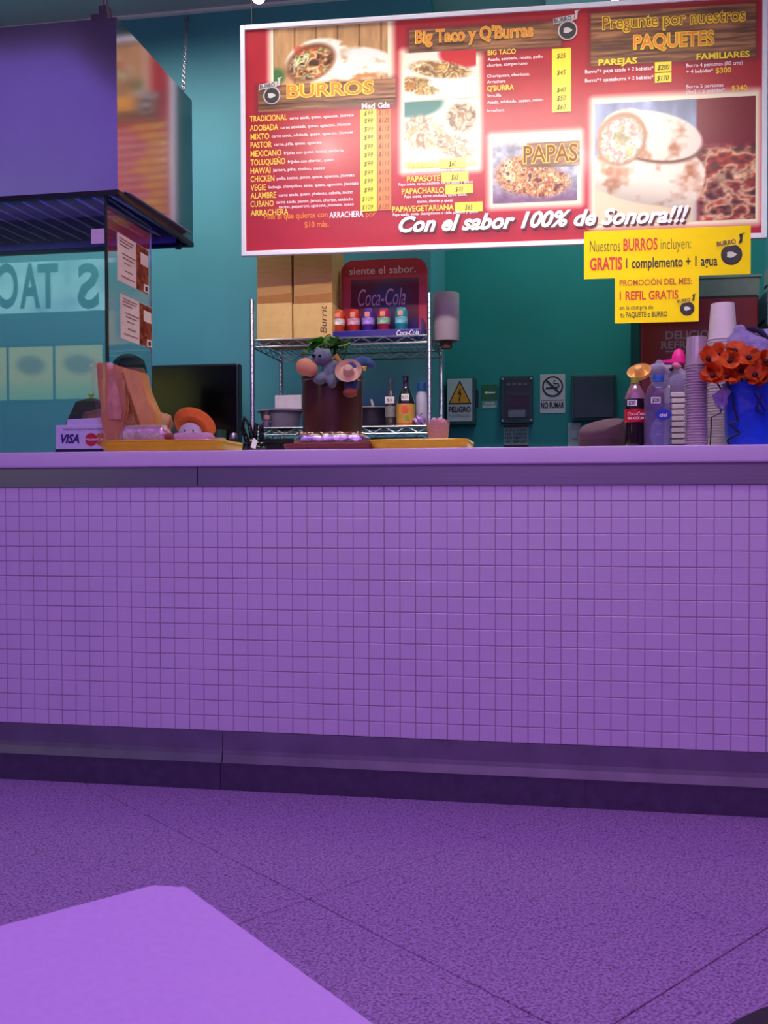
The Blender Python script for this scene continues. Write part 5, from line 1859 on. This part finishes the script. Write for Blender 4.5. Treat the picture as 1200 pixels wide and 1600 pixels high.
lettering(t, 'SIN AZÚCAR', -W*.4, H*.415, H*.035, M_PWHITE, W*.8, W/2+.004, .02)
obj('cap', lathe([(0, H), (.4*W/2, H), (.42*W/2, H*.985), (.42*W/2, H*.925), (.5*W/2, H*.92), (.5*W/2, H*.912), (0, H*.912)], 22), mat('lime_cap', (150, 150, 50), .4), t, True)
M_WATER = glass_mat('water_bottle_plastic', (.80, .82, .93), 1.4, .04, .16, (170, 160, 205))
t, W, H = bottle(1007, 1050, 585, .24, 'clear water bottle with a blue cap and label', [(0, 0), (.86, 0), (.96, .02), (1, .05), (1, .22), (.95, .25), (1, .28), (1, .34), (.96, .37), (1, .4), (1, .62), (.97, .7), (.84, .8), (.6, .87), (.38, .9), (.38, .93), (0, .93)], M_WATER, 0)
obj('water', lathe([(0, .01*H), (.92*W/2, .02*H), (.94*W/2, .6*H), (0, .6*H)], 28), glass_mat('water', (.86, .84, .97), 1.33, 0, .2, (150, 140, 205)), t, True)
obj('blue_label', prism([(W*(.12+.3*math.cos(q*math.pi/9)), H*(.45+.07*math.sin(q*math.pi/9))) for q in range(18)], -W/2-.0035, -W/2-.002), mat('water_label', (40, 60, 170), .4), t)
lettering(t, 'ciel', -W*.02, H*.425, H*.045, M_PWHITE, W*.28, W/2+.004, .02)
obj('price_tag', box(-W*.32, W*.02, -W/2-.0035, -W/2-.002, H*.6, H*.68), M_PAPERW, t)
lettering(t, '$20', -W*.28, H*.615, H*.05, M_INK, W*.26, W/2+.0042, .03)
obj('cap', lathe([(0, H), (.36*W/2, H), (.4*W/2, H*.98), (.4*W/2, H*.92), (.44*W/2, H*.915), (.44*W/2, H*.9), (0, H*.9)], 22), mat('water_cap', (50, 100, 180), .35), t, True)
# napkin dispenser
X, W, H = span(1044, 1070, 604, .42)
t = thing('napkin_dispenser', 'white napkin stack in a pale holder behind the water bottle', 'napkins', (X, .42, TOP_Z))
M_NAP = mat('white_napkin', (226, 212, 210), .8, var=.06, scale=20, aniso=(1, 1, 14))
hn = at(1057, 615, .42)[2]-TOP_Z
for q in range(10):
    obj('napkin', box(-W/2, W/2, -.05, .06, .004+hn*q/10, hn*(q+.98)/10, .0015, 1), M_NAP, t)
obj('holder', box(-W/2-.006, -W/2-.0005, -.05, .06, 0, H, .002), mat('cream_holder', (216, 200, 190), .5), t)
obj('base', box(-W/2, W/2, -.05, .06, 0, .0038), mat('cream_holder', (216, 200, 190), .5), t)

# cup towers: every cup its own thing
M_CUP1 = mat('cloudy_cup_plastic', (186, 166, 178), .18, var=.12, scale=14, coat=.8, crough=.08)
M_CUP2 = mat('milky_cup_plastic', (226, 212, 214), .3, var=.05, coat=.3)


def cup_tower(x0, x1, xt0, xt1, ytop, yrim, Y, m, label, group, pitch):
    X, W, H = span(x0, x1, ytop, Y)
    wt = at(xt1, 560, Y)[0]-at(xt0, 560, Y)[0]
    hc = at((x0+x1)/2, ytop, Y)[2]-at((x0+x1)/2, yrim, Y)[2]
    n_ = int((H-hc)/pitch)+1
    rb, rt_ = W/2, wt/2
    me_ = to_mesh(lathe([(rb-.0035, .0), (rb, .0006), (rb, .004), (rb-.0035, .0052), (rt_, hc), (rt_-.003, hc-.0006), (rt_-.004, hc-.004), (rb-.006, .002)], 26, caps=False), 'cup', True)
    bb_ = lathe([(rt_-.0038, hc-.004), (0, hc-.004)], 26, caps=False)
    me2 = to_mesh(bb_, 'cup_bottom')
    me_.materials.append(m)
    me2.materials.append(m)
    for q in range(n_):
        t_ = thing('plastic_cup', label, 'cup', (X, Y, TOP_Z+q*(H-hc)/max(1, n_-1)), 0, group)
        obj('cup_side', me_, None, t_)
        obj('cup_bottom', me2, None, t_)


cup_tower(1069, 1106, 1072, 1103, 527, 572, .2, M_CUP1, 'clear plastic cup in the shorter upturned tower', 'cups in the shorter clear tower', .0085)
cup_tower(1104, 1153, 1112, 1149, 475, 532, .4, M_CUP2, 'milky plastic cup in the taller upturned tower', 'cups in the taller milky tower', .0095)

# straw-hatted toy and pink cap behind the bottles
o2 = (at(1045, 640, .5)[0], .54, TOP_Z)
t = thing('plush_toy', 'grey lilac soft toy behind the bottles wearing a small straw hat', 'soft toy', o2, 0, 'soft toys on the counter')
M_GLIL = mat('grey_lilac_plush', (128, 116, 150), .95, var=.12, bump=.5, bscale=220)
zz = at(1045, 590, .5)[2]-TOP_Z
remeshed('body', [((0, 0, .07), (.06, .045, .07), (0, 0, 0)), (L(1047, 592, .53, o2), (.07, .042, .05), (0, .2, 0)), (L(1025, 580, .5, o2), (.034, .03, .028), (0, 0, 0)), (L(1062, 603, .5, o2), (.04, .04, .05), (0, 0, 0)), (L(1030, 570, .54, o2), (.016, .012, .022), (0, 0, 0))], .006, 6, M_GLIL, t)
obj('eye', lathe([(0, -.008), (.007, -.004), (.008, .002), (0, .008)], 12), M_EYE, t, True, loc=L(1049, 577, .475, o2))
remeshed('nose', [(L(1057, 572, .48, o2), (.018, .014, .012), (0, .3, 0))], .004, 3, mat('rose_plush', (190, 110, 140), .9), t)
hat(t, L(1000, 586, .47, o2), .042, .036, mat('golden_straw', (222, 172, 96), .8, var=.12, scale=60), (math.radians(40), math.radians(-18), 0), 'straw_hat', .35)
o3 = L(1052, 567, .56, (0, 0, 0))
t = thing('pink_cap', 'bright pink cap on top of the grey lilac toy', 'cap', (o3[0], .56, o3[2]-.002))
M_PINK = mat('hot_pink', (236, 20, 140), .5, var=.05)
rc = (at(1070, 560, .56)[0]-at(1048, 560, .56)[0])/2
hc_ = at(1060, 545, .56)[2]-o3[2]
obj('crown', lathe([(0, hc_), (rc*.5, hc_*.95), (rc*.9, hc_*.6), (rc, hc_*.2), (rc, .0), (0, 0)], 24), M_PINK, t, True, loc=(rc*.75, 0, 0))
obj('brim', prism([(-rc*1.9, 0), (rc*.8, 0), (rc*.8, .012), (rc*.0, .014), (-rc*1.7, .009)], -rc*.9, rc*.9), M_PINK, t)
obj('button', lathe([(0, hc_+.004), (.004, hc_+.002), (.004, hc_-.002), (0, hc_-.002)], 10), M_PINK, t, True, loc=(rc*.75, 0, 0))

# blue gift bag with orange flowers and a lavender toy
BY = .2
X, W, H = span(1132, 1204, 602, BY)
t = thing('gift_bag', 'bright blue gift bag with curled black cord handles', 'bag', (X, BY, TOP_Z))
M_BLUE = mat('blue_bag_film', (20, 66, 210), .3, var=.2, scale=10, bump=.4, bscale=18)
bb = bmesh.new()
rings = []
for i, (kx, ky, kz) in enumerate(((.82, .8, 0), (.9, .9, .02), (.96, 1, .3), (1.0, 1.02, .6), (1.0, 1.0, .85), (1.04, 1.05, 1.0))):
    rings.append([bb.verts.new((W/2*kx*math.copysign(abs(math.cos(a_))**.6, math.cos(a_))*(1+.03*math.sin(5*a_+i)), .06*ky*math.copysign(abs(math.sin(a_))**.6, math.sin(a_)), H*kz+(.006*math.sin(3*a_) if i == 5 else 0))) for a_ in [2*math.pi*q/32 for q in range(32)]])
for p_, q_ in zip(rings[:-1], rings[1:]):
    for i in range(32):
        j = (i+1) % 32
        bb.faces.new((p_[i], p_[j], q_[j], q_[i]))
bb.faces.new(rings[0][::-1])
obj('bag', bb, M_BLUE, t, True)
obj('front_fold', prism([(W*.05, H*.85), (W*.3, H*.55), (W*.34, H*.58), (W*.12, H*.88)], -.068, -.062), mat('blue_fold', (12, 40, 150), .3), t)
cordm = mat('navy_cord', (16, 14, 40), .5)
pts = smooth_path([(-W*.42, -.066, H*.85), (-W*.38, -.068, H*.62), (-W*.32, -.069, H*.42), (-W*.46, -.07, H*.36), (-W*.38, -.07, H*.28), (-W*.28, -.07, H*.22), (-W*.44, -.07, H*.16), (-W*.52, -.07, H*.1), (-W*.46, -.068, H*.03)])
obj('cord', tube(pts, .0035, 7), cordm, t, True)
obj('cord', tube(smooth_path([(W*.2, -.068, H*.8), (W*.1, -.07, H*.6), (W*.25, -.07, H*.5)]), .0025, 7), cordm, t, True)

M_PETAL = mat('orange_petal', (250, 74, 24), .6, var=.25, scale=30, col2=(255, 128, 40))
M_FCEN = mat('flower_centre', (60, 26, 16), .8)


def petal_mesh():
    bb = bmesh.new()
    rows_ = []
    for i in range(5):
        u = i/4
        wv = .017*(.35+.9*math.sin(math.pi*(.12+.72*u)))
        rows_.append([bb.verts.new((-wv, .004+.034*u, .012*u*u+.003)), bb.verts.new((0, .004+.036*u, .012*u*u-.001)), bb.verts.new((wv, .004+.034*u, .012*u*u+.003))])
    for a_, b_ in zip(rows_[:-1], rows_[1:]):
        for q in range(2):
            bb.faces.new((a_[q], a_[q+1], b_[q+1], b_[q]))
    bmesh.ops.solidify(bb, geom=bb.faces[:], thickness=.001)
    return to_mesh(bb, 'petal', True)


pm_ = petal_mesh()
pm_.materials.append(M_PETAL)
cm_ = to_mesh(lathe([(0, .012), (.006, .01), (.009, .003), (.004, -.002), (0, -.004)], 12), 'flower_centre', True)
cm_.materials.append(M_FCEN)
where = ['at the far left of the bunch', 'low on the left of the bunch', 'on top at the left of the bunch', 'in front of the taller cups', 'in the middle of the bunch', 'on top above the lavender paws', 'low in the middle of the bunch', 'at the right of the middle', 'at the upper right of the bunch', 'low at the right of the bunch', 'at the far right edge of the bunch']
fl_px = [(1106, 562, .14), (1114, 588, .12), (1122, 556, .16), (1134, 590, .12), (1140, 565, .13), (1148, 549, .16), (1158, 580, .15), (1170, 560, .13), (1180, 586, .11), (1196, 566, .13), (1194, 592, .12)]
for q, (x_, y_, Y_) in enumerate(fl_px):
    p_ = at(x_, y_, Y_)
    t = thing('orange_flower', 'orange artificial flower '+where[q], 'flower', tuple(p_), 0, 'orange flowers in the blue bag')
    r_ = random.Random(q+40)
    tilt = r_.uniform(.9, 1.5)
    rot_ = Matrix.Rotation(r_.uniform(-.6, .6), 3, 'Z')@Matrix.Rotation(tilt, 3, 'X')
    for k_ in range(6):
        o = obj('petal', pm_, None, t)
        mm = rot_@Matrix.Rotation(k_*math.pi/3+r_.uniform(-.15, .15), 3, 'Z')@Matrix.Rotation(r_.uniform(-.1, .5), 3, 'X')
        o.rotation_euler = mm.to_euler()
        s_ = r_.uniform(.8, 1.08)
        o.scale = (s_, s_, s_)
    o = obj('centre', cm_, None, t)
    o.rotation_euler = rot_.to_euler()
    tgt = Vector((X+(p_[0]-X)*.4, BY, TOP_Z+H*.7))-Vector(p_)
    bk = rot_@Vector((0, 0, -.004))
    obj('stem', tube([bk, bk*3+tgt*.3, tgt], .002, 6), mat('stem_green', (60, 84, 40), .7), t)

o4 = (at(1172, 560, .3)[0], .3, at(1172, 566, .3)[2])
t = thing('plush_toy', 'lavender soft toy lying on top of the orange flowers', 'soft toy', o4, 0, 'soft toys on the counter')
remeshed('body', [(L(1160, 535, .3, o4), (.05, .04, .042), (0, 0, 0)), (L(1150, 545, .27, o4), (.026, .026, .04), (0, .2, 0)), (L(1185, 540, .28, o4), (.046, .035, .03), (0, .3, 0)), (L(1180, 552, .26, o4), (.04, .03, .022), (0, 0, 0)), (L(1156, 517, .29, o4), (.022, .02, .022), (0, .3, 0)), (L(1196, 528, .31, o4), (.034, .03, .03), (0, 0, 0)),
                  (L(1165, 580, .25, o4), (.035, .03, .05), (0, 0, 0)), (L(1142, 603, .215, o4), (.03, .022, .012), (0, .2, 0))], .006, 6, M_LAV, t)
obj('dark_strand', tube([L(1164, 513, .285, o4), L(1178, 514, .28, o4), L(1190, 519, .275, o4), L(1200, 530, .27, o4)], [.006, .009, .009, .006], 8), mat('dark_violet_yarn', (44, 30, 64), .9), t, True)  # dark strand, the toy's mane
o5 = (at(1128, 640, .16)[0], .13, TOP_Z)
t = thing('ribbon_tassel', 'small lavender ribbon bunch hanging in front of the cups', 'ribbon', o5)
z1 = at(1128, 608, .13)[2]-TOP_Z
for q, (x_, y_) in enumerate(((1121, 632), (1128, 640), (1134, 622))):
    obj('loop', tube([(0, 0, z1), L(x_-4, y_-12, .13, o5), L(x_, y_, .13, o5), L(x_+4, y_-10, .13, o5), (0.004, 0, z1)], [.006, .01, .012, .01, .006], 8), M_LAV, t, True)
obj('cord', tube([(0, 0, z1), L(1126, 645, .12, o5), L(1112, 652, .12, o5), L(1110, 690, .12, o5), (L(1110, 690, .12, o5)[0], 0, .002)], .002, 6), cordm, t)

# ================================================================== foreground table and chair
cor = atz(274, 1374, .75)
ta = math.radians(-43)
tbl = thing('dining_table', 'pale square dining table corner in the foreground', 'table', (cor[0], cor[1], 0), ta)
TS = .72
poly = rrect(0, TS, -TS, 0, .012, 6)
bb = bmesh.new()
vb_ = [bb.verts.new((x, y, .722)) for x, y in poly]
vt_ = [bb.verts.new((x, y, .75)) for x, y in poly]
bb.faces.new(vb_[::-1])
bb.faces.new(vt_)
for i in range(len(poly)):
    j = (i+1) % len(poly)
    bb.faces.new((vb_[i], vb_[j], vt_[j], vt_[i]))
bmesh.ops.bevel(bb, geom=[e for e in bb.edges if abs(e.verts[0].co.z-.75) < 1e-6 and abs(e.verts[1].co.z-.75) < 1e-6], offset=.004, segments=3, affect='EDGES')
obj('table_top', bb, mat('pale_table_laminate', (234, 224, 236), .42, var=.03, scale=200), tbl, True)
obj('column', lathe([(.035, .03), (.03, .06), (.03, .70), (.12, .715), (.12, .7215), (0, .7215)], 24), M_STEELD, tbl, True, loc=(TS/2, -TS/2, 0))
obj('base', lathe([(0, 0), (.24, 0), (.24, .012), (.06, .03), (0, .03)], 32), M_STEELD, tbl, True, loc=(TS/2, -TS/2, 0))
e1, e2 = Vector(atz(1130, 1600, .46)), Vector(atz(1200, 1563, .46))
ed = (e2-e1).normalized()
nrm = Vector((ed.y, -ed.x, 0))
if nrm.y > 0:
    nrm = -nrm
SR = .2
cc = (e1+e2)/2+nrm*(SR-.006)
chr_ = thing('cafe_chair', 'black chair seat edge at the lower right corner', 'chair', (cc.x, cc.y, 0), math.radians(-60))
obj('seat', lathe([(0, .43), (SR*.9, .43), (SR, .442), (SR, .452), (SR*.95, .46), (0, .455)], 40), M_DARK, chr_, True)
for q in range(4):
    a_ = math.pi/4+q*math.pi/2
    obj('leg', tube([(SR*.7*math.cos(a_), SR*.7*math.sin(a_), .43), (SR*.95*math.cos(a_), SR*.95*math.sin(a_), 0)], .012, 8), M_DARK, chr_, True)
obj('backrest', prism(rrect(-.17, .17, .62, .82, .05), .2, .215), M_DARK, chr_)
for s in (-1, 1):
    obj('back_post', tube([(s*.12, .17, .44), (s*.13, .2, .6), (s*.13, .2, .72)], .01, 8), M_DARK, chr_, True)
